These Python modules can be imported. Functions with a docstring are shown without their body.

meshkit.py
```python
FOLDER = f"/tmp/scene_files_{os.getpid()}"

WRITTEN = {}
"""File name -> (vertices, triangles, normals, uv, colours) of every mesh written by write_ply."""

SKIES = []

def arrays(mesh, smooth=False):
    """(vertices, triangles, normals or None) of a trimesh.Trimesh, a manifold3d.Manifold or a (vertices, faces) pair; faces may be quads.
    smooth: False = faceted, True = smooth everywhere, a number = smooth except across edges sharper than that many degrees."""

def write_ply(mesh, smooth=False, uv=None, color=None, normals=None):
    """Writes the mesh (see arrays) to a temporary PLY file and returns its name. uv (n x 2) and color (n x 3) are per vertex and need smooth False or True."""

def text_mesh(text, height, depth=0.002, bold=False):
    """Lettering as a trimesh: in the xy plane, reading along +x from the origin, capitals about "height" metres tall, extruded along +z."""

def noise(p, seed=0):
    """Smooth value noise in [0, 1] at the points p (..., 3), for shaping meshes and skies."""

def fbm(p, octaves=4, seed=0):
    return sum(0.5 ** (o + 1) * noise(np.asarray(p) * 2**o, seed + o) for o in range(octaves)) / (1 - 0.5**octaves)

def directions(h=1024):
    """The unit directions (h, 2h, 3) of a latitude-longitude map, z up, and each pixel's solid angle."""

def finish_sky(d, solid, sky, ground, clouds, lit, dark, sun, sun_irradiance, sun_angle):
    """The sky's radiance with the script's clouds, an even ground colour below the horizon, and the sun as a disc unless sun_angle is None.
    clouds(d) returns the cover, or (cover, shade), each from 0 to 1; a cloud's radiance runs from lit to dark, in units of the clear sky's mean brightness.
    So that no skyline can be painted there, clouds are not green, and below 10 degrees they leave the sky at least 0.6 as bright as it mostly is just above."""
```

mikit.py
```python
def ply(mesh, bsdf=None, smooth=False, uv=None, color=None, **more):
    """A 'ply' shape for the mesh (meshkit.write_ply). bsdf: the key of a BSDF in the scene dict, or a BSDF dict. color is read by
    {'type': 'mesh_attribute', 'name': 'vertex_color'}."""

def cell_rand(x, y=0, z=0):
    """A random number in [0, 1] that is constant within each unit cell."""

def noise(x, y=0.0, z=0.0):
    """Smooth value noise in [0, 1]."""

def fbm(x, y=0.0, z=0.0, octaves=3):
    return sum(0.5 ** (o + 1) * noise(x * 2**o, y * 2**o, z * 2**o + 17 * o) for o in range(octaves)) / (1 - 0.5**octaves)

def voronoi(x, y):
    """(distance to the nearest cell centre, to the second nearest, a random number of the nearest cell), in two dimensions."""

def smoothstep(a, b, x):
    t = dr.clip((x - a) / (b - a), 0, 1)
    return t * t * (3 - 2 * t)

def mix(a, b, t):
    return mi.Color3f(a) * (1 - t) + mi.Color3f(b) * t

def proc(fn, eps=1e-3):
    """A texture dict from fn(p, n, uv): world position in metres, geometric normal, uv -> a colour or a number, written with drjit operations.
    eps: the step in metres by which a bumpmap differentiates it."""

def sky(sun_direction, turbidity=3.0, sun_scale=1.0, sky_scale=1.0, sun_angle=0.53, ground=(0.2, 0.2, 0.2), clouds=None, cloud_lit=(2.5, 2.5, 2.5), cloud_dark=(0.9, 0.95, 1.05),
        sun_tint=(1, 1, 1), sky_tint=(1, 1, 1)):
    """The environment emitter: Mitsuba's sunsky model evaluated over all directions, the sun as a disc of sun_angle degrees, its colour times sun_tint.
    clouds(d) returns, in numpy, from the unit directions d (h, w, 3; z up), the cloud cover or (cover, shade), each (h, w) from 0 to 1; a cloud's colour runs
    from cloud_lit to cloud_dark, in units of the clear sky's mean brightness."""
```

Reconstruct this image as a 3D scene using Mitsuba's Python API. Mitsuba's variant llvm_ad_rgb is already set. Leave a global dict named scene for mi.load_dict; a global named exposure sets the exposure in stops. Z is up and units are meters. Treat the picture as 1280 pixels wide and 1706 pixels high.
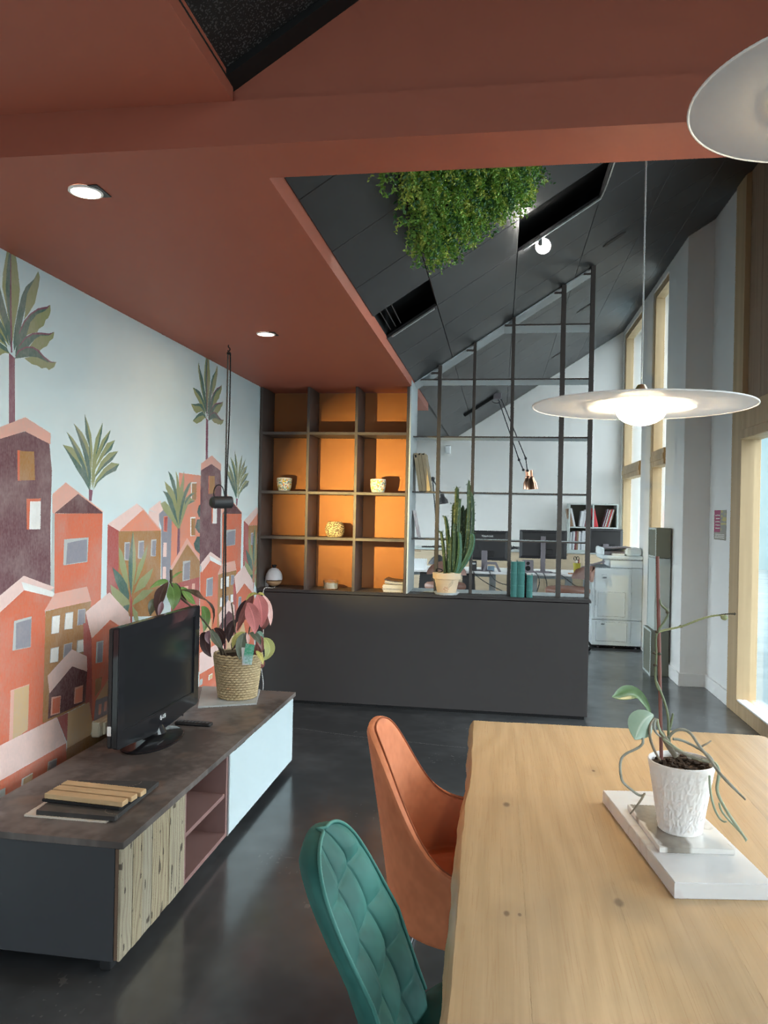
import math, random
import numpy as np, trimesh, drjit as dr, mitsuba as mi
import mikit, meshkit
import shapely
from shapely import Polygon, affinity
from shapely.ops import unary_union
from trimesh.creation import extrude_polygon, cylinder, icosphere
T = mi.ScalarTransform4f
PI = math.pi
scene, labels = {}, {}

# ---------------------------------------------------------------- camera, sky, exposure
H = 1.525
YAW, ROLL, F = math.radians(8.5), math.radians(1.18), 1285.0
fw = np.array([-math.sin(YAW), math.cos(YAW), 0.0])
rt0 = np.array([math.cos(YAW), math.sin(YAW), 0.0])
up = math.cos(ROLL) * np.array([0, 0, 1.0]) - math.sin(ROLL) * rt0
scene['camera'] = {'type': 'perspective', 'fov_axis': 'x', 'fov': math.degrees(2 * math.atan(640 / F)), 'near_clip': 0.02, 'far_clip': 200.0,
                   'to_world': T().look_at(origin=[0, 0, H], target=[float(v) for v in np.array([0, 0, H]) + fw], up=[float(v) for v in up])}
exposure = 3.78
scene['sky'] = mikit.sky((0.75, 0.1, 0.65), turbidity=5.0, sun_scale=0.0, sky_scale=1.0, ground=(0.2, 0.2, 0.2),
                         clouds=lambda d: 0.9 + 0.1 * meshkit.fbm(d * 3.0, 4, 2), cloud_lit=(3.2, 3.8, 4.05), cloud_dark=(2.6, 3.0, 3.2))

# ---------------------------------------------------------------- helpers
def numbered(name):
    if name not in scene and name not in labels and not any(k.startswith(name + '__') for k in scene):
        return name
    i = 1
    while True:
        k = f'{name}_{i:03d}'
        if k not in scene and k not in labels and not any(q.startswith(k + '__') for q in scene):
            return k
        i += 1

def tag(key, label=None, cat=None, group=None, kind=None):
    d = {}
    if label: d['label'] = label
    if cat: d['category'] = cat
    if group: d['group'] = group
    if kind: d['kind'] = kind
    labels[key] = {**labels.get(key, {}), **d}
    return key

def thing(name, label, cat, group=None):
    k = numbered(name)
    return tag(k, label, cat, group)

def obj(name, mesh, mat, parent=None, smooth=False, label=None, kind=None, **kw):
    """One entry; with a parent it is that thing's part."""
    k = numbered((parent + '__' + name) if parent else name)
    scene[k] = mesh if isinstance(mesh, dict) else mikit.ply(mesh, mat, smooth=smooth, **kw)
    if label or kind: tag(k, label=label, kind=kind)
    return k

def solo(name, mesh, mat, label, cat, group=None, smooth=False):
    k = thing(name, label, cat, group)
    scene[k] = mikit.ply(mesh, mat, smooth=smooth)
    return k

def struct(name, mesh, mat, smooth=False, **kw):
    scene[name] = mikit.ply(mesh, mat, smooth=smooth, **kw)
    tag(name, kind='structure')
    return name

cat_ = trimesh.util.concatenate
def bx(x0, x1, y0, y1, z0, z1):
    m = trimesh.creation.box((x1 - x0, y1 - y0, z1 - z0))
    m.apply_translation(((x0 + x1) / 2, (y0 + y1) / 2, (z0 + z1) / 2))
    return m

def cbx(x0, x1, y0, y1, z0, z1, c=0.003):
    """Box with chamfered edges."""
    lo, hi = np.array([x0, y0, z0]), np.array([x1, y1, z1])
    c = min(c, 0.45 * float((hi - lo).min()))
    pts = []
    for s in np.ndindex(2, 2, 2):
        p = np.where(np.array(s) == 1, hi, lo); q = np.where(np.array(s) == 1, -c, c)
        for k in range(3):
            v = p + q; v[k] = p[k]; pts.append(v)
    return trimesh.convex.convex_hull(np.array(pts))

def ext_(poly, h):
    return cat_([extrude_polygon(g, h, engine='earcut') for g in getattr(poly, 'geoms', [poly]) if g.area > 1e-10])

def pr_yz(poly, x0, x1):
    m = ext_(poly, x1 - x0)
    v = m.vertices.copy()
    m.vertices = np.stack([v[:, 2] + x0, v[:, 0], v[:, 1]], 1)
    return m

def pr_xz(poly, y0, y1):
    m = ext_(poly, y1 - y0)
    v = m.vertices.copy()
    m.vertices = np.stack([v[:, 0], y1 - v[:, 2], v[:, 1]], 1)
    return m

def pr_xy(poly, z0, z1):
    m = ext_(poly, z1 - z0); m.apply_translation((0, 0, z0))
    return m

def rect(a0, a1, b0, b1): return shapely.box(a0, b0, a1, b1)

def tube(pts, r, sides=8, n=None, cap=True):
    """Smooth tube through points; r number or list per given point."""
    p = np.asarray(pts, float); r = np.broadcast_to(np.asarray(r, float), (len(p),))
    if n and len(p) > 2:
        from scipy.interpolate import CubicSpline
        s = np.concatenate([[0], np.cumsum(np.linalg.norm(np.diff(p, axis=0), axis=1) ** 0.7)])
        u = np.linspace(0, s[-1], n)
        p, r = CubicSpline(s, p)(u), np.interp(u, s, r)
    t = np.gradient(p, axis=0); t /= np.linalg.norm(t, axis=1, keepdims=True) + 1e-12
    a = np.cross(t[0], [0, 0, 1.0] if abs(t[0][2]) < 0.9 else [1.0, 0, 0]); V = []
    ang = np.arange(sides) * 2 * PI / sides
    for i in range(len(p)):
        a = a - t[i] * (a @ t[i]); a /= np.linalg.norm(a)
        b = np.cross(t[i], a)
        V.append(p[i] + r[i] * (np.cos(ang)[:, None] * a + np.sin(ang)[:, None] * b))
    V = np.vstack(V); Fc = []
    for i in range(len(p) - 1):
        for j in range(sides):
            k = (j + 1) % sides
            Fc += [[i * sides + j, i * sides + k, (i + 1) * sides + k], [i * sides + j, (i + 1) * sides + k, (i + 1) * sides + j]]
    if cap:
        n0 = len(V); V = np.vstack([V, p[:1], p[-1:]])
        for j in range(sides):
            k = (j + 1) % sides
            Fc += [[n0, k, j], [n0 + 1, (len(p) - 1) * sides + j, (len(p) - 1) * sides + k]]
    return trimesh.Trimesh(V, np.array(Fc), process=False)

def rod(a, b, r, sides=10): return tube([a, b], r, sides)

def lathe(prof, c=(0, 0, 0), n=40):
    m = trimesh.creation.revolve(np.asarray(prof, float), sections=n)
    m.apply_translation(c)
    return m

def rotz(m, deg, c=(0, 0, 0)):
    m = m.copy(); m.apply_transform(trimesh.transformations.rotation_matrix(math.radians(deg), [0, 0, 1], c)); return m

def rot(m, deg, ax, c=(0, 0, 0)):
    m = m.copy(); m.apply_transform(trimesh.transformations.rotation_matrix(math.radians(deg), ax, c)); return m

def mv(m, *t):
    m = m.copy(); m.apply_translation(t); return m

def grid_mesh(P, close_u=False, close_v=False):
    """P (nu, nv, 3) -> quads mesh."""
    nu, nv = P.shape[:2]; V = P.reshape(-1, 3); Fc = []
    for i in range(nu if close_u else nu - 1):
        for j in range(nv if close_v else nv - 1):
            a, b = i * nv + j, i * nv + (j + 1) % nv
            c, d = ((i + 1) % nu) * nv + (j + 1) % nv, ((i + 1) % nu) * nv + j
            Fc += [[a, b, c], [a, c, d]]
    return trimesh.Trimesh(V, np.array(Fc), process=False)

# ---------------------------------------------------------------- materials
def rgb(c): return {'type': 'rgb', 'value': [float(x) for x in c]}
def s2l(r, g, b):
    f = lambda v: (v / 255 / 12.92) if v <= 10 else ((v / 255 + 0.055) / 1.055) ** 2.4
    return (f(r), f(g), f(b))
def mat(name, col, rough=0.5, spec=0.5, metal=0.0, coat=0.0, sheen=0.0, bump=None, bscale=1.0):
    c = mikit.proc(col) if callable(col) else rgb(col)
    d = {'type': 'principled', 'base_color': c, 'roughness': float(rough), 'specular': float(spec)}
    if metal: d['metallic'] = float(metal)
    if coat: d['clearcoat'] = float(coat); d['clearcoat_gloss'] = 0.9
    if sheen: d['sheen'] = float(sheen); d['sheen_tint'] = 0.6
    if bump: d = {'type': 'bumpmap', 'arbitrary': mikit.proc(bump), 'scale': float(bscale), 'bsdf': d}
    scene[name] = {'type': 'twosided', 'bsdf': d}
    return name

nz, fb, ss, mx = mikit.noise, mikit.fbm, mikit.smoothstep, mikit.mix
mat('m_terra', (0.40, 0.120, 0.076), 0.55, 0.3)
mat('m_terra_back', (0.42, 0.165, 0.060), 0.6, 0.25)
mat('m_white', (0.76, 0.745, 0.72), 0.6, 0.3)
mat('m_white_gloss', (0.74, 0.76, 0.76), 0.25, 0.5)
mat('m_black', (0.030, 0.030, 0.032), 0.42, 0.4)
mat('m_black_deep', (0.012, 0.012, 0.012), 0.6, 0.3)
mat('m_anthracite', (0.041, 0.036, 0.036), 0.5, 0.35)
mat('m_umber', (0.088, 0.070, 0.062), 0.5, 0.3)
mat('m_steel_grey', (0.42, 0.47, 0.49), 0.4, 0.4)
mat('m_bronze', (0.052, 0.044, 0.039), 0.4, 0.5)
mat('m_alu', (0.62, 0.62, 0.62), 0.3, 0.5, metal=0.9)
mat('m_chrome', (0.6, 0.6, 0.62), 0.12, 0.5, metal=1.0)
mat('m_khaki', (0.16, 0.165, 0.13), 0.5, 0.3)
mat('m_cabinet_grey', (0.48, 0.52, 0.50), 0.5, 0.3)

def concrete(p, n, uv):
    a = fb(p.x * 1.3, p.y * 1.3, 0.0, octaves=5); b = fb(p.x * 9, p.y * 9, 3.0, octaves=3)
    c = mx((0.036, 0.038, 0.040), (0.074, 0.077, 0.080), ss(0.25, 0.75, a * 0.7 + b * 0.3))
    wob = 0.05 * (fb(p.x * 2.2, 4.0, 0.0, octaves=3) - 0.5)
    crack = 1 - ss(0.0, 0.006, dr.abs(p.y - 5.02 + 0.16 * p.x + wob))
    spk = ss(0.86, 0.92, nz(p.x * 75, p.y * 55, 1.0)) * ss(0.66, 0.80, nz(p.x * 3.1, p.y * 3.1, 9.0))
    joint = 1 - ss(0.002, 0.006, dr.abs(p.y - 7.47))
    c = mx(c, (0.18, 0.17, 0.165), dr.clip(crack * 0.6 + spk * 0.35, 0, 1))
    return mx(c, (0.012, 0.012, 0.013), joint)
mat('m_floor', concrete, 0.17, 0.8)

def pine(p, n, uv):
    g = fb(p.x * 14 + p.y * 14, p.z * 0.9, 2.0, octaves=4)
    l = nz((p.x + p.y) * 60, p.z * 2.0, 5.0)
    return mx((0.41, 0.28, 0.155), (0.55, 0.40, 0.235), dr.clip(g * 0.8 + l * 0.3, 0, 1))
mat('m_pine', pine, 0.5, 0.3)
mat('m_reveal', (0.40, 0.28, 0.19), 0.5, 0.3)

def pavement(p, n, uv):
    return mx((0.13, 0.165, 0.175), (0.19, 0.225, 0.235), fb(p.x * 3, p.y * 3, 0.0, octaves=4))
mat('m_pavement', pavement, 0.7, 0.2)
mat('m_facade', (0.22, 0.31, 0.33), 0.7, 0.2)
scene['m_pane'] = {'type': 'thindielectric', 'int_ior': 1.5}
def wash(p, n, uv):
    a = fb(p.y * 7, p.z * 7, 1.0, octaves=4); b = nz(p.y * 120, p.z * 120, 2.0) * 0.5 + nz(p.y * 260, p.z * 60, 5.0) * 0.5
    return dr.clip(0.04 + 0.24 * ss(0.35, 0.9, a) + 0.24 * (b - 0.35), 0.0, 0.6)
def dif(c): return {'type': 'diffuse', 'reflectance': c}
scene['m_print'] = {'type': 'twosided', 'bsdf': {'type': 'blendbsdf', 'weight': mikit.proc(wash), 'a': dif({'type': 'mesh_attribute', 'name': 'vertex_color'}), 'b': dif(rgb((0.56, 0.47, 0.44)))}}
scene['m_print_sky'] = {'type': 'twosided', 'bsdf': dif(mikit.proc(lambda p, n, uv: mx((0.69, 0.79, 0.80), (0.77, 0.83, 0.815), ss(0.3, 0.7, fb(p.y * 1.6, p.z * 1.6, 7.0, octaves=3)))))}

# ---------------------------------------------------------------- the room
XL, XR, YB, YF = -1.90, 1.88, -2.6, 11.0          # left wall, near right wall, behind the camera, back wall
XE = -0.69                                        # edge of the lowered ceiling
zs = lambda x: 3.011 + 0.65 * x                   # underside of the sloped ceiling
struct('floor', bx(XL - 0.1, XR + 0.1, YB - 0.1, YF + 0.1, -0.06, 0.0), 'm_floor')
struct('ceiling', bx(XL, XE, 2.19, 7.33, 2.50, 2.58), 'm_terra')
struct('ceiling_near', bx(XL, -0.73, YB, 1.985, 2.62, 2.70), 'm_terra')
struct('ceiling_office', bx(XL, -0.66, 7.33, YF, 2.585, 2.62), 'm_black')
struct('trim_1', bx(XL, XR, 1.985, 2.19, 2.50, 2.62), 'm_terra')                       # the cross beam
struct('trim_2', pr_xz(Polygon([(-0.75, 2.62), (XR, 2.62), (XR, zs(XR) + 0.2), (-0.75, zs(-0.75) + 0.2)]), 2.0, 2.19), 'm_terra')
struct('wall_left', pr_yz(rect(YB, YF + 0.1, 0, 2.95).difference(rect(6.75, 10.35, 0.35, 2.42)), XL - 0.1, XL), 'm_white')
struct('wall_back', pr_xz(Polygon([(XL, 0), (1.75, 0), (1.75, 4.5), (XL, 4.5)]), YF, YF + 0.1), 'm_white')
struct('trim_3', bx(-0.716, -0.692, 2.19, YF, 2.58, 2.735), 'm_black_deep')
# sloped ceiling: a black deck that carries single panels
deck = Polygon([(-0.715, zs(-0.715) + 0.16), (2.1, zs(2.1) + 0.16), (2.1, zs(2.1) + 0.3), (-0.715, zs(-0.715) + 0.3)])
struct('ceiling_slope', pr_xz(deck, YB, YF + 0.1), 'm_black_deep')
cs, sn = 1 / math.hypot(1, 0.65), 0.65 / math.hypot(1, 0.65)
def on_slope(m):
    """A mesh given as (distance along the slope from X = 0, Y, height under the deck) put onto the slope."""
    v = m.vertices.copy(); m = m.copy()
    m.vertices = np.stack([v[:, 0] * cs - v[:, 2] * sn, v[:, 1], 3.011 + v[:, 0] * sn + v[:, 2] * cs], 1)
    return m
xcols = [-0.688, -0.39, 0.075, 0.54, 1.005, 1.47, 1.935]
yrows = [2.0 + 0.515 * k for k in range(0, 18)]
SLOTS = {(0, 4), (2, 4)}
for i in range(len(xcols) - 1):
    for k in range(len(yrows)):
        if (i, k) in SLOTS: continue
        y0, y1 = yrows[k] + 0.0025, min(yrows[k] + 0.515, YF) - 0.0025
        if y0 < 2.19: y0 = 2.19
        if y1 - y0 < 0.05: continue
        obj('panel', on_slope(cbx(xcols[i] / cs + 0.0018, xcols[i + 1] / cs - 0.0018, y0, y1, 0.0, 0.02, 0.002)), 'm_black', 'ceiling_slope')
# near bay, behind the beam as seen from the table: set higher, with a frame and speckled boards
def speck(p, n, uv):
    return mx((0.014, 0.014, 0.015), (0.075, 0.075, 0.078), ss(0.58, 0.75, nz(p.x * 260, p.y * 260, p.z * 260)))
mat('m_speck', speck, 0.6, 0.3)
obj('frame', on_slope(bx(-0.73 / cs, 1.88 / cs, 1.93, 2.0, 0.10, 0.145)), 'm_black_deep', 'ceiling_slope')
obj('frame', on_slope(bx(-0.726 / cs, -0.672 / cs, YB, 1.93, 0.10, 0.145)), 'm_black_deep', 'ceiling_slope')
for k in range(5):
    obj('board', on_slope(cbx((-0.672 + 0.5 * k) / cs + 0.003, (-0.172 + 0.5 * k) / cs - 0.003, 1.50, 1.93, 0.117, 0.135, 0.002)), 'm_speck', 'ceiling_slope')

# right-hand wall: near face at XR, far face at XW behind the pier
XW = 1.65
poly = Polygon([(7.33, 0), (YF, 0), (YF, 4.5), (7.33, 4.5)])
WIN = [(8.12, 8.93), (9.50, 10.93)]
for a, b in WIN: poly = poly.difference(rect(a, b, 0.82, 4.02))
struct('wall_right', pr_yz(poly, XW, XW + 0.35), 'm_white')
struct('wall_right_near', bx(XR, XR + 0.15, 6.62, 7.33, 0, 4.6), 'm_white')
struct('baseboard_right', cat_([cbx(XW - 0.014, XW, 7.33, 8.12, 0, 0.12), cbx(XW - 0.014, XR - 0.002, 7.316, 7.329, 0, 0.12)]), 'm_white')
struct('baseboard_pier', cbx(XR - 0.014, XR, 6.63, 7.314, 0, 0.12), 'm_white')

def pane(key_parent, x, y0, y1, z0, z1, slope=None):
    V = np.array([[x, y0, z0], [x, y1, z0], [x, y1, z1], [x, y0, z1]], float)
    obj('pane', trimesh.Trimesh(V, [[0, 1, 2], [0, 2, 3]], process=False), 'm_pane', key_parent)

def window(n, x, y0, y1, z0, z1, transoms=(), fw_=0.075, fd=0.10):
    """A wooden frame with panes, in a wall whose room side is at x."""
    k = f'window_{n}'
    tag(k, kind='structure')
    xa, xb = x + 0.015, x + 0.015 + fd
    obj('jamb', cbx(xa, xb, y0, y0 + fw_, z0, z1), 'm_pine', k)
    obj('jamb', cbx(xa, xb, y1 - fw_, y1, z0, z1), 'm_pine', k)
    obj('sill', cbx(xa, xb, y0 + fw_, y1 - fw_, z0, z0 + fw_), 'm_pine', k)
    obj('head', cbx(xa, xb, y0 + fw_, y1 - fw_, z1 - fw_, z1), 'm_pine', k)
    zz = [z0 + fw_]
    for t in transoms:
        obj('transom', cbx(xa - 0.02, xb, y0 + fw_, y1 - fw_, t - 0.085, t + 0.085), 'm_pine', k)
        obj('transom_bead', cbx(xa - 0.03, xa - 0.02, y0 + fw_, y1 - fw_, t - 0.03, t + 0.03), 'm_pine', k)
        zz += [t - 0.085, t + 0.085]
    zz.append(z1 - fw_)
    for a, b in zip(zz[::2], zz[1::2]): pane(k, xa + 0.06, y0 + fw_, y1 - fw_, a, b)
    return k
window(1, XW, WIN[0][0], WIN[0][1], 0.82, 4.02, (2.16,))
window(2, XW, WIN[1][0], WIN[1][1], 0.82, 4.02, (2.12,))

# the glazed front beside the table: posts, rails, panes below, boards above the door
def glazing():
    k = tag('window_3', kind='structure')
    posts = [6.50, 4.55, 2.70, 0.85, -1.0, -2.52]
    for i, y in enumerate(posts):
        w = 0.125 if i == 0 else 0.06
        obj('post', cbx(XR - 0.02, XR + 0.13, y - w, y + w, 0.0, 4.3), 'm_pine', k)
    for i, (a, b) in enumerate(zip(posts[1:], posts[:-1])):
        a2, b2 = a + 0.06, b - (0.125 if i == 0 else 0.06)
        obj('bottom_rail', cbx(XR - 0.02, XR + 0.13, a2, b2, 0.0, 0.105), 'm_pine', k)
        obj('sill', cbx(XR - 0.015, XR + 0.06, a2, b2, 0.105, 0.118), 'm_white', k, label='white sill strip on the bottom rail')
        obj('header', cbx(XR - 0.02, XR + 0.13, a2, b2, 2.15, 2.42), 'm_pine', k)
        obj('header_bead', cbx(XR - 0.03, XR - 0.02, a2, b2, 2.15, 2.22), 'm_pine', k)
        if i < 4: pane(k, XR + 0.08, a2, b2, 0.118, 2.15)
        else: obj('solid_panel', cbx(XR + 0.02, XR + 0.08, a2, b2, 0.118, 2.15), 'm_board', k)
        if i != 1:
            for q in range(6):
                ya = a2 + (b2 - a2) * q / 6
                obj('board', cbx(XR + 0.02, XR + 0.05, ya + 0.003, a2 + (b2 - a2) * (q + 1) / 6 - 0.001, 2.42, 4.3), 'm_board', k)
        else:
            pane(k, XR + 0.08, a2, b2, 2.42, 4.3)
glazing()

mat('m_board', lambda p, n, uv: mx((0.27, 0.185, 0.125), (0.36, 0.25, 0.17), fb(p.y * 70, p.z * 1.5, 3.0, octaves=3)), 0.5, 0.3)
# wall behind the camera with its own window
pb = Polygon([(XL, 0), (XR, 0), (XR, 4.6), (XL, 4.6)]).difference(rect(-1.75, 0.30, 0.1, 2.45))
pb = pb.difference(Polygon([(-0.35, 2.62), (1.70, 2.62), (1.70, 3.95), (-0.35, 2.66)]))
struct('wall_near', pr_xz(pb, YB - 0.1, YB), 'm_white')
tag('window_4', kind='structure')
for a, b in ((-1.75, -1.68), (-0.76, -0.69), (0.23, 0.30)): obj('post', cbx(a, b, YB - 0.09, YB - 0.01, 0.1, 2.45), 'm_pine', 'window_4')
for a, b in ((-1.68, -0.76), (-0.69, 0.23)):
    obj('rail', cbx(a, b, YB - 0.09, YB - 0.01, 0.1, 0.18), 'm_pine', 'window_4'); obj('rail', cbx(a, b, YB - 0.09, YB - 0.01, 2.37, 2.45), 'm_pine', 'window_4')
    V = np.array([[a, YB - 0.05, 0.18], [b, YB - 0.05, 0.18], [b, YB - 0.05, 2.37], [a, YB - 0.05, 2.37]])
    obj('pane', trimesh.Trimesh(V, [[0, 1, 2], [0, 2, 3]], process=False), 'm_pane', 'window_4')

Vg = np.array([[-0.35, YB - 0.05, 2.62], [1.70, YB - 0.05, 2.62], [1.70, YB - 0.05, 3.95], [-0.35, YB - 0.05, 2.66]])
obj('pane', trimesh.Trimesh(Vg, [[0, 1, 2], [0, 2, 3]], process=False), 'm_pane', 'window_4')
# long office window in the left wall behind the divider
def left_window():
    k = tag('window_5', kind='structure'); y0, y1, z0, z1 = 6.75, 10.35, 0.35, 2.42
    for y in (y0, (y0 + y1) / 2 - 0.035, y1 - 0.07): obj('post', cbx(XL - 0.09, XL - 0.01, y, y + 0.07, z0, z1), 'm_pine', k)
    for a, b in ((y0 + 0.07, (y0 + y1) / 2 - 0.035), ((y0 + y1) / 2 + 0.035, y1 - 0.07)):
        for z in (z0, z1 - 0.07): obj('rail', cbx(XL - 0.09, XL - 0.01, a, b, z, z + 0.07), 'm_pine', k)
        pane(k, XL - 0.05, a, b, z0 + 0.07, z1 - 0.07)
left_window()

# outside: paving and a pale building across the yard
struct('pavement', bx(XR + 0.15, 40, -20, 34, -0.20, -0.06), 'm_pavement')
struct('yard_behind', bx(-14, XR + 0.15, -20, YB - 0.1, -0.20, -0.06), 'm_pavement')
struct('yard_left', bx(-14, XL - 0.1, YB - 0.1, 34, -0.20, -0.06), 'm_pavement')
hb = thing('building', 'blue-grey rendered building across the paved yard seen through the glazed front', 'building')
pf = Polygon([(2.5, -0.1), (16, -0.1), (16, 5.2), (2.5, 5.2)])
wins = [(y, y + 1.5, 1.0, 2.6) for y in np.arange(3.5, 14, 2.6)]
for w in wins: pf = pf.difference(rect(*w))
obj('wall', pr_xz(pf, 26.0, 26.4), 'm_facade', hb)
obj('roof', pr_xz(rect(2.3, 16.2, 5.2, 5.45), 25.8, 30), 'm_anthracite', hb)
mat('m_dark_glass', (0.03, 0.04, 0.045), 0.08, 0.6)
for w in wins:
    q = obj('window', cbx(w[0], w[1], 26.08, 26.2, w[2], w[3], 0.01), 'm_dark_glass', hb)

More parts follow.
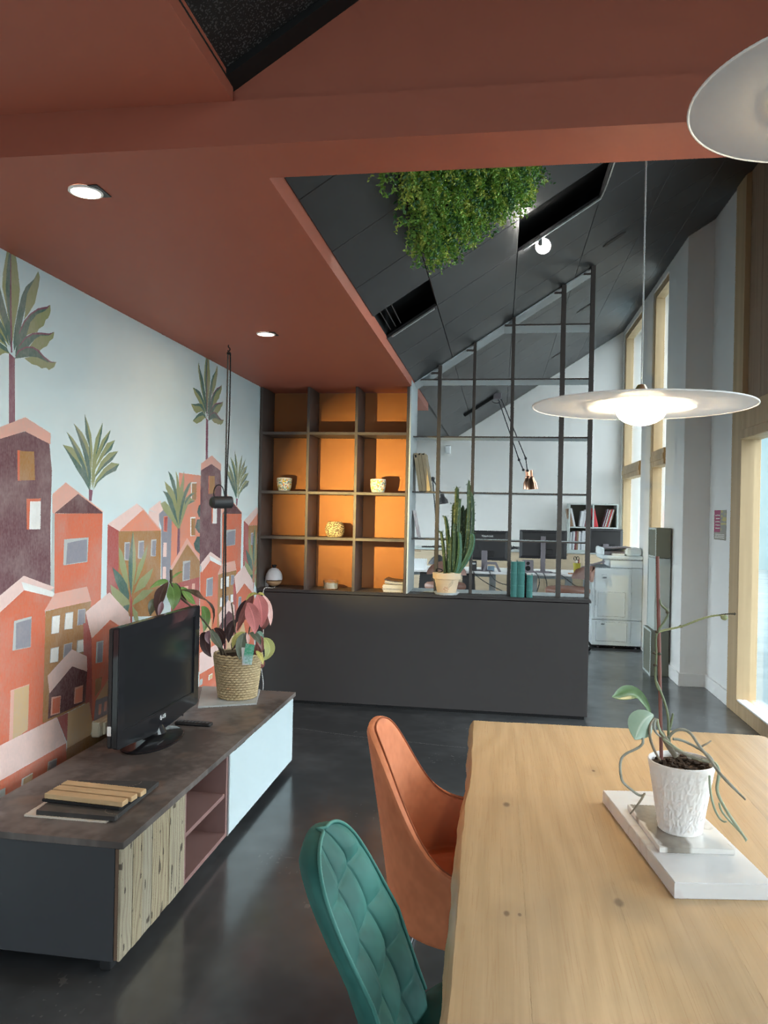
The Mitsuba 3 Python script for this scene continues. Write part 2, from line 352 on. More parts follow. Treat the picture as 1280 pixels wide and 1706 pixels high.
# ---------------------------------------------------------------- the printed mural on the left wall
MURAL = """m2751 2115 2788 2101 2798 1840 2760 1831
l2725 2503 2716 2463 2704 2407 2702 2355 2724 2301 2743 2244 2757 2160 2772 2163 2783 2232 2805 2322 2812 2378 2801 2424 2789 2478 2781 2502 2745 2501
d2737 2492 2727 2436 2722 2361 2731 2302 2747 2245 2760 2161 2757 2336 2749 2504
m2747 2503 2751 2290 2762 2117 2772 2119 2759 2336 2752 2503
l2609 2452 2600 2423 2606 2390 2632 2336 2661 2281 2710 2209 2761 2141 2757 2216 2719 2290 2682 2364 2635 2410
l2525 2274 2549 2244 2594 2217 2653 2186 2720 2160 2754 2140 2731 2192 2676 2244 2636 2267 2585 2274
l2498 2170 2542 2137 2587 2121 2630 2134 2681 2148 2741 2133 2719 2165 2679 2192 2627 2191 2565 2177
l2534 2068 2596 2057 2634 2068 2684 2086 2723 2108 2756 2112 2735 2132 2681 2145 2618 2122 2569 2092
d2609 2452 2635 2410 2682 2364 2719 2290 2757 2216 2761 2136 2731 2192 2688 2265 2652 2329 2623 2393
d2525 2274 2585 2274 2636 2267 2676 2244 2731 2192 2754 2140 2698 2197 2651 2230 2605 2248
d2498 2170 2565 2177 2627 2191 2679 2192 2719 2165 2741 2133 2687 2161 2641 2174 2565 2166
d2534 2068 2569 2092 2618 2122 2681 2145 2735 2132 2756 2112 2695 2122 2632 2109
d2931 2489 2901 2445 2850 2402 2822 2354 2799 2285 2783 2219 2776 2164 2782 2126 2806 2171 2826 2238 2849 2316 2858 2373 2901 2440
l2931 2489 2943 2467 2937 2432 2926 2397 2912 2351 2890 2322 2872 2299 2843 2267 2849 2316 2858 2373 2901 2440
d3021 2374 3000 2354 2936 2332 2883 2298 2847 2261 2812 2204 2793 2141 2790 2114 2835 2168 2864 2211 2884 2266 2929 2310 2984 2338
l3021 2374 3025 2344 3009 2316 2989 2301 2978 2275 2943 2253 2932 2236 2901 2227 2860 2206 2863 2216 2884 2266 2929 2310 2984 2338
d3055 2267 3020 2249 2955 2237 2901 2222 2857 2196 2814 2155 2787 2109 2836 2142 2880 2169 2917 2205 2956 2228 3012 2240
l3055 2267 3049 2239 3021 2219 3005 2196 2973 2180 2950 2163 2919 2166 2882 2167 2917 2205 2956 2228 3012 2240
d3074 2141 3032 2135 2983 2144 2942 2162 2903 2167 2858 2158 2815 2135 2787 2098 2837 2113 2897 2129 2943 2134 3008 2128
l3074 2141 3058 2116 3021 2097 3000 2103 2968 2094 2936 2100 2898 2099 2848 2113 2897 2129 2943 2134 3008 2128
m3021 2374 2999 2361 2936 2337 2883 2302 2840 2260 2809 2203 2814 2203 2849 2258 2887 2297 2940 2331 3000 2352
m3055 2267 3020 2252 2955 2241 2901 2227 2853 2199 2810 2154 2815 2153 2858 2194 2903 2220 2955 2233 3020 2246
m3074 2141 3032 2136 2984 2148 2944 2167 2903 2172 2858 2162 2807 2136 2787 2100 2816 2133 2860 2156 2902 2165 2938 2158 2981 2141 3031 2130
m3362 1603 3398 1599 3387 1546 3364 1551
l3136 1791 3211 1787 3259 1763 3284 1714 3340 1665 3372 1601 3362 1601 3321 1638 3252 1691 3194 1743
d3136 1791 3213 1750 3270 1718 3340 1665 3372 1601 3362 1601 3321 1638 3252 1691 3194 1743
l3165 1851 3219 1826 3277 1785 3328 1727 3365 1645 3372 1601 3330 1665 3284 1719 3230 1776
d3165 1851 3210 1815 3268 1769 3323 1711 3366 1635 3372 1601 3330 1665 3284 1719 3230 1776
l3221 1895 3293 1862 3339 1822 3374 1772 3381 1688 3377 1601 3338 1707 3301 1777 3266 1831
d3221 1895 3265 1856 3315 1809 3356 1755 3378 1667 3371 1619 3338 1707 3301 1777 3266 1831
l3311 1949 3345 1906 3372 1862 3390 1779 3381 1688 3368 1719 3354 1808 3322 1857
d3311 1949 3336 1895 3358 1840 3371 1756 3368 1719 3354 1808 3322 1857
l3476 1930 3470 1878 3446 1810 3408 1733 3382 1614 3384 1689 3391 1763 3413 1845
d3476 1930 3470 1878 3446 1810 3412 1754 3435 1815 3454 1876
l3556 1903 3530 1851 3489 1809 3428 1739 3392 1604 3384 1689 3427 1777 3476 1846
d3556 1903 3530 1851 3489 1809 3453 1768 3488 1825
l3599 1855 3565 1804 3490 1765 3419 1701 3392 1604 3399 1689 3458 1768 3520 1833
d3599 1855 3565 1804 3490 1765 3419 1701 3406 1647 3420 1691 3501 1777
l3636 1804 3579 1755 3492 1711 3421 1664 3394 1602 3410 1669 3470 1742 3544 1789
d3636 1804 3579 1755 3492 1711 3421 1664 3397 1604 3420 1669 3502 1733
l3648 1740 3615 1704 3516 1674 3442 1638 3401 1599 3421 1648 3493 1706 3568 1743
d3648 1740 3615 1704 3516 1674 3442 1638 3401 1599 3432 1638 3526 1696
W3989 1509 4120 1489 4124 1401 3993 1423
W3992 1513 4134 1564 4179 1510 4120 1488
g4120 1488 4179 1512 4299 1478 4302 1290 4296 1021 4171 1034 4154 1411 4122 1453
T4181 1473 4236 1476 4231 1384 4182 1388
r4190 1469 4233 1471 4228 1388 4191 1392
W4184 1324 4231 1322 4229 1240 4183 1242
W4182 1185 4228 1182 4229 1105 4184 1109
T4381 1735 4733 1735 4738 1183 4288 1183 4294 1457 4390 1483
w4564 1685 4655 1689 4658 1580 4570 1580
o4582 1679 4655 1681 4656 1579 4587 1578
w4567 1469 4647 1469 4651 1350 4573 1349
o4582 1460 4648 1460 4650 1353 4587 1353
m4381 1407 4414 1406 4416 1235 4376 1237
l4183 1675 4278 1641 4345 1597 4352 1668 4331 1749 4369 1707 4398 1643 4421 1677 4452 1747 4462 1684 4451 1617 4505 1657 4574 1691 4541 1642 4481 1584 4578 1620 4636 1622 4551 1591 4639 1570 4525 1545 4472 1483 4408 1401 4379 1401 4288 1451 4173 1510 4135 1548 4195 1562 4271 1526 4338 1483 4282 1558 4204 1636
d4230 1735 4275 1719 4321 1683 4357 1614 4363 1549 4325 1602 4277 1665
d4162 1620 4230 1611 4281 1580 4343 1505 4387 1418 4325 1473 4258 1531 4206 1589
d4574 1691 4518 1669 4465 1617 4427 1561 4397 1478 4394 1407 4419 1450 4443 1517 4481 1584 4520 1635
d4636 1622 4550 1608 4481 1567 4476 1539 4537 1585
d4639 1570 4566 1569 4525 1545 4581 1560
h4761 1554 4700 1542 4675 1501 4704 1469 4766 1471
h4675 1454 4759 1454 4763 1371 4710 1365 4648 1402
h4681 1344 4749 1342 4748 1224 4655 1263 4631 1299
r3544 1437 3658 1405 3671 1020 3547 1034
W3544 1437 3848 1543 3925 1511 3661 1401
k3848 1543 3938 1509 4157 1395 4140 1390 3919 1510
T3661 1401 3919 1510 4143 1391
o3655 1400 4150 1393 4163 904 3669 968
G3720 1342 3779 1342 3775 1247 3720 1250
g3732 1334 3777 1336 3773 1250 3734 1254
G3873 1344 3942 1344 3941 1246 3871 1250
g3886 1335 3939 1337 3938 1249 3885 1254
G4027 1346 4092 1346 4088 1250 4022 1254
g4041 1337 4089 1339 4085 1253 4038 1258
p4722 1771 4907 1821 5075 1788 5098 1672 5095 1445 5110 1097 4735 1124 4724 1448
k2681 1767 2684 1812 2864 1878 3043 1831 3043 1784 2863 1821
t4856 1741 4882 1741 4885 1620 4862 1620
o4872 1739 4968 1744 4979 1627 4875 1621
t4922 1549 5023 1552 5018 1540 4947 1537 4949 1423 4929 1424
w4947 1538 5022 1540 5023 1423 4945 1424
G3069 1494 3088 1495 3096 1146 3063 1149
k3065 1572 3167 1627 3498 1499 3485 1496 3271 1572 3089 1487 3068 1492
D3085 1490 3270 1579 3490 1496 3493 1489
t3086 1489 3493 1490 3492 1070 3480 966 3099 1018
G3163 1375 3368 1378 3362 1263 3160 1260
g3191 1357 3274 1365 3356 1369 3357 1267 3182 1263
o4312 1161 4530 1304 4734 1189 4741 1077 4317 1062
k4282 1170 4521 1341 4729 1213 4735 1184 4530 1302 4317 1161
G4466 1199 4581 1199 4577 1077 4465 1078
g4490 1182 4578 1192 4573 1082 4485 1085
r4365 1072 4740 1083 4743 740 4307 805 4307 1063
k4494 1043 4558 1042 4555 1007 4493 1007
k4615 1049 4665 1048 4662 984 4611 984
r3795 1100 3814 1098 3826 775 3804 779
d3811 1399 3788 1323 3767 1239 3773 1153 3808 1053 3814 1178
l3811 1399 3843 1292 3853 1204 3829 1120 3808 1042 3814 1178
l3659 1320 3697 1293 3741 1223 3767 1154 3778 1090 3727 1140 3677 1216
l3990 1324 3969 1256 3933 1199 3872 1133 3830 1108 3875 1209
d3599 1222 3690 1177 3751 1127 3783 1067 3778 1039 3683 1094 3635 1148
l4063 1189 4028 1138 3963 1090 3832 1068 3897 1137
l3581 1138 3683 1094 3778 1039 3792 1009 3663 1013 3606 1064
l4079 1067 3953 1026 3816 1006 3839 1038 3938 1075
d3791 1015 3732 1016 3677 967 3613 894 3646 894 3747 935
l3816 1006 3879 964 3909 878 3844 928
G2695 1160 2752 1131 2754 864 2704 870
t2749 1133 2885 1200 3062 1156 3026 1101 3067 756 3070 483 2695 465 2733 902
t2705 1110 2879 1178 3084 1129 3022 1075 3036 721 3029 606 2722 582
W2701 1161 2875 1237 3097 1169 3058 1155 2885 1200 2749 1132
W2727 1156 2860 1214 3089 1151 3084 1128 2879 1178 2729 1106
w2860 1214 3089 1151 3084 1128 2879 1178
G2818 1061 2934 1065 2932 938 2811 944
g2832 1051 2933 1055 2930 941 2832 946
k2805 788 2928 787 2927 782 2827 785 2825 586 2802 587
b2827 785 2927 783 2924 600 2825 583
o3032 1073 3401 1076 3383 754 3371 600 3070 592 3027 601 3031 825
k3022 1075 3099 1142 3364 1148 3403 1075 3196 1075
G3081 1045 3144 1043 3139 965 3077 969
w3087 1042 3141 1041 3136 968 3083 970
G3185 1047 3250 1045 3247 967 3177 973
w3191 1043 3247 1042 3243 970 3183 974
G3289 1049 3355 1046 3351 973 3284 977
g3296 1045 3352 1043 3347 976 3291 978
G3076 908 3140 905 3136 840 3071 845
w3082 904 3136 903 3132 842 3077 846
G3179 908 3247 906 3240 841 3174 847
g3186 904 3243 904 3237 844 3180 848
G3287 908 3353 905 3350 846 3283 850
w3294 904 3349 902 3347 849 3290 851
r3355 1031 3416 897 3438 498 3371 600 3383 754
r3337 979 3498 964 3525 536 3358 630
t3414 897 3589 962 3781 884 3842 833 3859 446 3594 513 3435 498
W3355 1030 3576 1100 3696 1023 3777 975 3842 847 3589 962 3414 896
G3460 874 3526 870 3521 765 3455 771
g3476 867 3522 864 3517 768 3470 772
o3458 694 3520 693 3511 638 3456 609
D3072 717 3250 799 3381 747 3368 606 3066 605
W3057 794 3244 875 3376 819 3381 746 3250 797 3074 714
k3090 694 3163 685 3157 608 3085 615
t3102 684 3160 680 3154 613 3098 620
k3274 694 3348 691 3343 614 3270 620
T3285 685 3346 683 3340 618 3278 623
r3137 594 3241 594 3218 463
b3222 594 3405 598 3438 495 3426 436 3220 431
o3217 433 3438 437 3577 438 3585 250 3213 309
b3460 591 3587 672 3638 583 3598 587
g3464 592 3638 583 3643 474 3448 489
k3495 564 3523 562 3516 513 3491 514
k3549 564 3575 562 3568 516 3543 518
t2726 449 3213 460 3224 305 3122 219 2732 264
W2721 587 3134 597 3215 460 2726 448
G3075 419 3143 415 3138 375 3066 372
g3083 413 3141 409 3137 378 3074 378
w2890 409 2964 410 2961 377 2885 376
b2903 403 2965 405 2961 378 2899 379
G2735 413 2786 410 2783 375 2736 371"""
MC = {'p': (112, 78, 84), 'k': (222, 168, 152), 't': (208, 112, 84), 'T': (222, 142, 116), 'o': (166, 122, 78), 'g': (140, 138, 148), 'G': (182, 184, 182), 'w': (234, 230, 226),
      'l': (150, 156, 112), 'd': (84, 114, 104), 'm': (128, 80, 98), 'r': (172, 88, 84), 'W': (234, 200, 192), 'D': (100, 64, 68), 'h': (70, 92, 88), 'b': (204, 172, 132)}
def mural():
    polys, P_ = [], 2.04
    for ln in MURAL.split('\n'):
        v = np.array(ln[1:].split(), float).reshape(-1, 2) / 1000
        for k in (-2, -1, 0, 1):
            g = Polygon(v + [k * P_, 0]).buffer(0)
            if not g.is_empty: polys.append((ln[0], g))
    R = rect(YB + 0.01, 5.95, 0.01, 2.615)
    above, faces, cols = None, [], []
    out = []
    for c, g in reversed(polys):
        g2 = g.intersection(R)
        if above is not None: g2 = g2.difference(above)
        above = g if above is None else above.union(g)
        if not g2.is_empty: out.append((c, g2))
    out.append(('_', R.difference(above)))
    for nm, sel in (('mural', lambda c: c != '_'), ('mural_sky', lambda c: c == '_')):
        VV, FF, CC, n = [], [], [], 0
        for c, g in out:
            if not sel(c): continue
            for q in getattr(g, 'geoms', [g]):
                if q.geom_type != 'Polygon' or q.area < 1e-6: continue
                v, f = trimesh.creation.triangulate_polygon(q, engine='earcut')
                f = np.asarray(f).reshape(-1, 3); v = np.asarray(v)
                v3 = np.stack([np.full(len(v), XL + 0.00008), v[:, 0], v[:, 1]], 1)
                nrm = np.cross(v3[f[:, 1]] - v3[f[:, 0]], v3[f[:, 2]] - v3[f[:, 0]])
                f = np.where((nrm[:, 0] < 0)[:, None], f[:, ::-1], f)
                f = f[trimesh.triangles.area(v3[f]) > 2e-8]
                if not len(f): continue
                base = np.array((0.7, 0.77, 0.77) if c == '_' else s2l(*MC[c]))
                VV.append(v3); FF.append(f + n); CC.append(np.tile(np.clip(base * 1.12, 0, 0.9), (len(v3), 1))); n += len(v3)
        m = trimesh.Trimesh(np.vstack(VV), np.vstack(FF), process=False)
        if nm == 'mural': obj('mural', m, 'm_print', 'wall_left', color=np.vstack(CC), label='printed mural of terracotta houses and palm trees')
        else: obj('mural_sky', m, 'm_print_sky', 'wall_left', label='pale blue sky of the printed mural')
mural()
# ---------------------------------------------------------------- the low media cabinet and what stands on it
def worktop(p, n, uv):
    a = fb(p.x * 5, p.y * 3.2, 1.0, octaves=5); b = fb(p.x * 26, p.y * 26, 5.0, octaves=3)
    c = mx((0.060, 0.050, 0.046), (0.150, 0.126, 0.116), ss(0.3, 0.72, a * 0.75 + b * 0.25))
    return mx(c, (0.20, 0.125, 0.09), 0.45 * ss(0.6, 0.75, fb(p.x * 7, p.y * 5, 8.0, octaves=3)))
mat('m_worktop', worktop, 0.42, 0.4)
def oldplank(p, n, uv):
    k = dr.floor((p.y - 2.345) / 0.072)
    r = mikit.cell_rand(k, 3, 0)
    dist = 1.2 * fb(p.y * 9 + k * 7, p.z * 3.0, k, octaves=3)
    ring = dr.abs(dr.sin((p.y * 60 + dist * 6 + k * 2) * 2.2))
    g = fb(p.y * 160, p.z * 4.0, k * 3.0, octaves=3)
    c = mx((0.15, 0.11, 0.065), (0.40, 0.335, 0.225), dr.clip(0.55 * ring + 0.5 * g, 0, 1))
    c = mx(c, (0.30, 0.29, 0.25), 0.5 * r)
    knot = ss(0.86, 0.92, nz(p.y * 55, p.z * 22.0, k + 4.0))
    return mx(c, (0.045, 0.032, 0.022), knot * 0.85)
mat('m_oldplank', oldplank, 0.6, 0.25)
mat('m_mauve', (0.235, 0.135, 0.125), 0.45, 0.3)
mat('m_panel_blue', (0.036, 0.038, 0.043), 0.5, 0.35)
mat('m_white_door', (0.52, 0.60, 0.62), 0.22, 0.5)
mat('m_gap', (0.015, 0.015, 0.016), 0.7, 0.2)
mc = thing('media_cabinet', 'low media cabinet with dark stone-look top, plank door, open niche and white door', 'cabinet')
CX0, CX1, CY0, CY1 = -1.785, -1.182, 2.335, 4.435
obj('worktop', cbx(CX0 - 0.005, CX1 + 0.012, CY0 - 0.008, CY1 + 0.01, 0.424, 0.448, 0.002), 'm_worktop', mc, label='dark mottled stone-look top')
obj('side_panel', cbx(CX0, CX1 - 0.022, CY0, CY0 + 0.019, 0.055, 0.424, 0.001), 'm_panel_blue', mc)
obj('side_panel', cbx(CX0, CX1 - 0.022, CY1 - 0.019, CY1, 0.055, 0.424, 0.001), 'm_panel_blue', mc)
obj('bottom_panel', bx(CX0, CX1 - 0.022, CY0 + 0.019, 2.846, 0.055, 0.073), 'm_panel_blue', mc)
obj('bottom_panel', bx(CX0, CX1 - 0.022, 3.345, CY1 - 0.019, 0.055, 0.073), 'm_panel_blue', mc)
obj('back_panel', bx(CX0, CX0 + 0.01, CY0 + 0.019, CY1 - 0.019, 0.073, 0.424), 'm_panel_blue', mc)
# open niche
nk = obj('niche', cat_([bx(CX0 + 0.02, CX1 - 0.002, 2.848, 2.866, 0.055, 0.424), bx(CX0 + 0.02, CX1 - 0.002, 3.312, 3.330, 0.055, 0.424), bx(CX0 + 0.02, CX1 - 0.002, 2.866, 3.312, 0.055, 0.073),
                      bx(CX0 + 0.02, CX0 + 0.035, 2.866, 3.312, 0.073, 0.424)]), 'm_mauve', mc, label='open mauve niche')
obj('shelf', cbx(CX0 + 0.035, CX1 - 0.008, 2.866, 3.312, 0.232, 0.250, 0.001), 'm_mauve', mc)
for k in range(4):
    for z in (0.16, 0.34):
        if k < 2: obj('shelf_pin', mv(rot(cylinder(0.004, 0.01, sections=10), 90, [1, 0, 0]), CX0 + 0.1 + 0.38 * k, 3.309, z), 'm_alu', mc)
# plank door
dk = obj('door', cbx(CX1 - 0.020, CX1 - 0.008, CY0, 2.846, 0.060, 0.420, 0.001), 'm_panel_brown' if 'm_panel_brown' in scene else mat('m_panel_brown', (0.12, 0.075, 0.05), 0.5, 0.3), mc, label='door clad with reclaimed planks')
for k in range(7):
    obj('plank', cbx(CX1 - 0.008, CX1 + (0.001, 0.003, 0.002, 0.0035)[k % 4], 2.345 + 0.0718 * k - (0.010 if k == 0 else 0), 2.345 + 0.0718 * (k + 1) - 0.0012, 0.058, 0.421, 0.0012), 'm_oldplank', dk)
wd = obj('door', cbx(CX1 - 0.018, CX1, 3.352, CY1 - 0.002, 0.050, 0.414, 0.0015), 'm_white_door', mc, label='smooth white door')
obj('edge_profile', cbx(CX1 - 0.018, CX1 + 0.001, 3.338, 3.350, 0.050, 0.420, 0.001), 'm_alu', wd)
obj('handle', cbx(CX1 - 0.008, CX1 + 0.003, 3.40, 3.56, 0.4145, 0.4165, 0.0005), 'm_gap', wd)
for x in (CX0 + 0.05, CX1 - 0.07):
    for y in (CY0 + 0.06, 3.29, CY1 - 0.06):
        obj('foot', cbx(x - 0.02, x + 0.02, y - 0.02, y + 0.02, 0.0, 0.055, 0.003), 'm_gap', mc)
obj('plinth', bx(CX0 + 0.06, CX1 - 0.10, CY0 + 0.07, CY1 - 0.07, 0.012, 0.055), 'm_gap', mc)

ZT = 0.448
# slabs of samples
def slate(p, n, uv):
    v = dr.abs(fb(p.x * 7, p.y * 7, 4.0, octaves=4) - 0.52)
    c = mx((0.035, 0.035, 0.036), (0.060, 0.058, 0.056), fb(p.x * 30, p.y * 30, 0.0, octaves=3))
    return mx(c, (0.32, 0.24, 0.19), 0.8 * (1 - ss(0.0, 0.008, v)) * ss(0.5, 0.62, nz(p.x * 8, p.y * 8, 2.0)))
mat('m_slate', slate, 0.35, 0.45)
def quad(a, b, c, d, z0, z1, ch=0.0): return pr_xy(Polygon([a, b, c, d]), z0, z1)
def creamtile(p, n, uv):
    return mx((0.60, 0.55, 0.48), (0.30, 0.2, 0.13), 0.5 * (1 - ss(0.0, 0.02, dr.abs(fb(p.x * 9, p.y * 9, 7.0, octaves=3) - 0.5))))
mat('m_creamtile', creamtile, 0.3, 0.4)
solo('sample_board', quad((-1.603, 2.455), (-1.30, 2.455), (-1.30, 2.80), (-1.603, 2.80), ZT, ZT + 0.006), 'm_creamtile', 'thin cream stone sample board under the dark one on the cabinet', 'sample board')
solo('sample_board', quad((-1.562, 2.462), (-1.272, 2.462), (-1.276, 2.815), (-1.578, 2.765), ZT + 0.006, ZT + 0.022), 'm_slate', 'black marble-veined sample slab carrying the wooden slats on the cabinet', 'sample board')
sp = thing('slat_sample', 'small sample of three oak slats on a black felt backing', 'sample board')
def oaksl(p, n, uv):
    return mx((0.42, 0.27, 0.14), (0.60, 0.42, 0.24), fb(p.x * 6, p.y * 60, p.z * 60, octaves=3))
mat('m_oakslat', oaksl, 0.5, 0.3)
def slm(y0, y1, z0, z1, x0, x1): return rotz(cbx(x0, x1, y0, y1, z0, z1, 0.0015), -4, (-1.43, 2.6, 0))
obj('backing', slm(2.525, 2.675, ZT + 0.022, ZT + 0.032, -1.583, -1.278), 'm_gap', sp)
for k, dx in enumerate((0, 0.006, 0.012)):
    obj('slat', slm(2.530 + 0.051 * k, 2.530 + 0.051 * k + 0.040, ZT + 0.032, ZT + 0.050, -1.578 - dx * 0.4, -1.270 + dx), 'm_oakslat', sp)

# television
mat('m_tv_gloss', (0.010, 0.010, 0.012), 0.08, 0.55, coat=0.6)
mat('m_tv_back', (0.022, 0.021, 0.022), 0.45, 0.4)
mat('m_screen', (0.012, 0.0125, 0.014), 0.16, 0.35)
mat('m_logo', (0.75, 0.75, 0.75), 0.3, 0.5)
tv = thing('television', 'black flat-screen television on an oval stand on the cabinet', 'television')
TY0, TY1, TX = 3.030, 3.866, -1.556
def tvm(m): return rotz(m, -1.3, (TX, 3.45, 0))
outl = [(TY0, 0.512), (TY0 + 0.02, 0.500)] + [(TY0 + 0.12 + (TY1 - TY0 - 0.24) * t, 0.496 - 0.022 * math.sin(PI * t)) for t in np.linspace(0, 1, 14)] + [(TY1 - 0.02, 0.500), (TY1, 0.512), (TY1, 1.008), (TY1 - 0.006, 1.016), (TY0 + 0.006, 1.016), (TY0, 1.008)]
fr = Polygon(outl); scr = rect(TY0 + 0.062, TY1 - 0.062, 0.572, 0.962)
bz = pr_yz(fr.difference(scr), TX - 0.022, TX)
bz2 = pr_yz(fr.buffer(-0.003).difference(scr.buffer(0.004)), TX, TX + 0.0025)
obj('bezel', tvm(cat_([bz, bz2])), 'm_tv_gloss', tv)
obj('screen', tvm(bx(TX - 0.020, TX - 0.006, TY0 + 0.062, TY1 - 0.062, 0.572, 0.962)), 'm_screen', tv)
obj('back_shell', tvm(trimesh.convex.convex_hull(np.vstack([cbx(TX - 0.050, TX - 0.022, TY0 + 0.004, TY1 - 0.004, 0.505, 1.012, 0.008).vertices, cbx(TX - 0.085, TX - 0.05, TY0 + 0.10, TY1 - 0.10, 0.54, 0.96, 0.01).vertices]))), 'm_tv_back', tv)
lg = cylinder(0.0105, 0.002, sections=28); lg = lg.difference(mv(cylinder(0.0082, 0.01, sections=24), 0, 0, 0)) if False else lg
ring = pr_xy(shapely.Point(0, 0).buffer(0.0115).difference(shapely.Point(0.0, 0.0).buffer(0.0088)).difference(rect(0.001, 0.02, 0.0008, 0.02)).union(rect(-0.0012, 0.0008, -0.0055, 0.0055)).union(rect(-0.0012, 0.009, -0.0014, 0.0006)).union(shapely.Point(-0.005, 0.0042).buffer(0.0018)), 0, 0.0015)
txt = meshkit.text_mesh('LG', 0.017, 0.0015, True); txt.apply_translation((0.017, -0.0085, 0))
def face_x(m, x, y, z):
    """Flat lettering in the xy plane turned to face +X, reading along +Y."""
    v = m.vertices; r_ = m.copy(); r_.vertices = np.stack([v[:, 2] + x, v[:, 0] + y, v[:, 1] + z], 1); return r_
obj('logo', tvm(face_x(cat_([ring, txt]), TX + 0.0015, 3.437, 0.537)), 'm_logo', tv, label='light round logo and letters')
obj('energy_sticker', tvm(bx(TX - 0.045, TX - 0.027, TY0 + 0.0028, TY0 + 0.0042, 0.56, 0.60)), 'm_white', tv, label='small white sticker')
nk_ = trimesh.convex.convex_hull(np.vstack([mv(cylinder(0.045, 0.002, sections=24), TX - 0.04, 3.44, 0.50).vertices, mv(cylinder(0.06, 0.002, sections=24), TX - 0.035, 3.44, ZT + 0.016).vertices]))
obj('neck', nk_, 'm_tv_gloss', tv)
a = np.linspace(0, 2 * PI, 48, endpoint=False)
def ovl(rx, ry, z): return np.stack([TX - 0.005 + rx * np.cos(a), 3.37 + ry * np.sin(a), np.full(48, z)], 1)
obj('stand_base', trimesh.convex.convex_hull(np.vstack([ovl(0.118, 0.215, ZT), ovl(0.122, 0.22, ZT + 0.007), ovl(0.112, 0.205, ZT + 0.013), ovl(0.05, 0.09, ZT + 0.018)])), 'm_tv_gloss', tv, smooth=40)
solo('power_cable', tube([(-1.60, 3.80, ZT + 0.004), (-1.67, 3.92, ZT + 0.004), (-1.72, 4.05, ZT + 0.018), (-1.745, 4.12, ZT + 0.03), (-1.78, 4.08, ZT + 0.012), (-1.80, 4.03, ZT + 0.012), (-1.82, 4.00, 0.43)], 0.004, 8, 30), 'm_gap', 'thin black cable looping behind the television', 'cable', smooth=True)

# remote
rc = thing('remote_control', 'slim black remote control lying beside the television', 'remote control')
def rcm(m): return rotz(m, 0, (-1.47, 3.65, 0))
obj('case', rcm(cbx(-1.573, -1.385, 3.628, 3.672, ZT, ZT + 0.017, 0.006)), 'm_tv_back', rc)
mat('m_button', (0.09, 0.09, 0.095), 0.5, 0.3)
for i in range(9):
    for j in range(3):
        obj('button', rcm(cbx(-1.563 + 0.0185 * i, -1.551 + 0.0185 * i, 3.6335 + 0.012 * j, 3.6415 + 0.012 * j, ZT + 0.017, ZT + 0.0195, 0.001)), 'm_button', rc)

# wall socket with plug
mat('m_cream', (0.60, 0.55, 0.42), 0.35, 0.4)
so = thing('wall_socket', 'cream surface-mounted wall socket low on the mural behind the television', 'socket')
obj('box', cbx(XL + 0.003, XL + 0.045, 3.42, 3.66, 0.425, 0.50, 0.006), 'm_cream', so)
obj('face', cbx(XL + 0.045, XL + 0.058, 3.45, 3.54, 0.432, 0.492, 0.004), 'm_cream', so)
pl = thing('power_plug', 'black plug with its cable in the cream wall socket', 'plug')
obj('body', mv(rot(lathe([(0, 0), (0.019, 0), (0.021, 0.006), (0.021, 0.018), (0.012, 0.032), (0, 0.032)], n=20), 90, [0, 1, 0]), XL + 0.058, 3.515, 0.463), 'm_gap', pl, smooth=40)
obj('cord', tube([(XL + 0.09, 3.515, 0.463), (XL + 0.098, 3.50, 0.445), (XL + 0.088, 3.44, 0.36), (XL + 0.06, 3.32, 0.25)], 0.005, 8, 20), 'm_gap', pl, smooth=True)

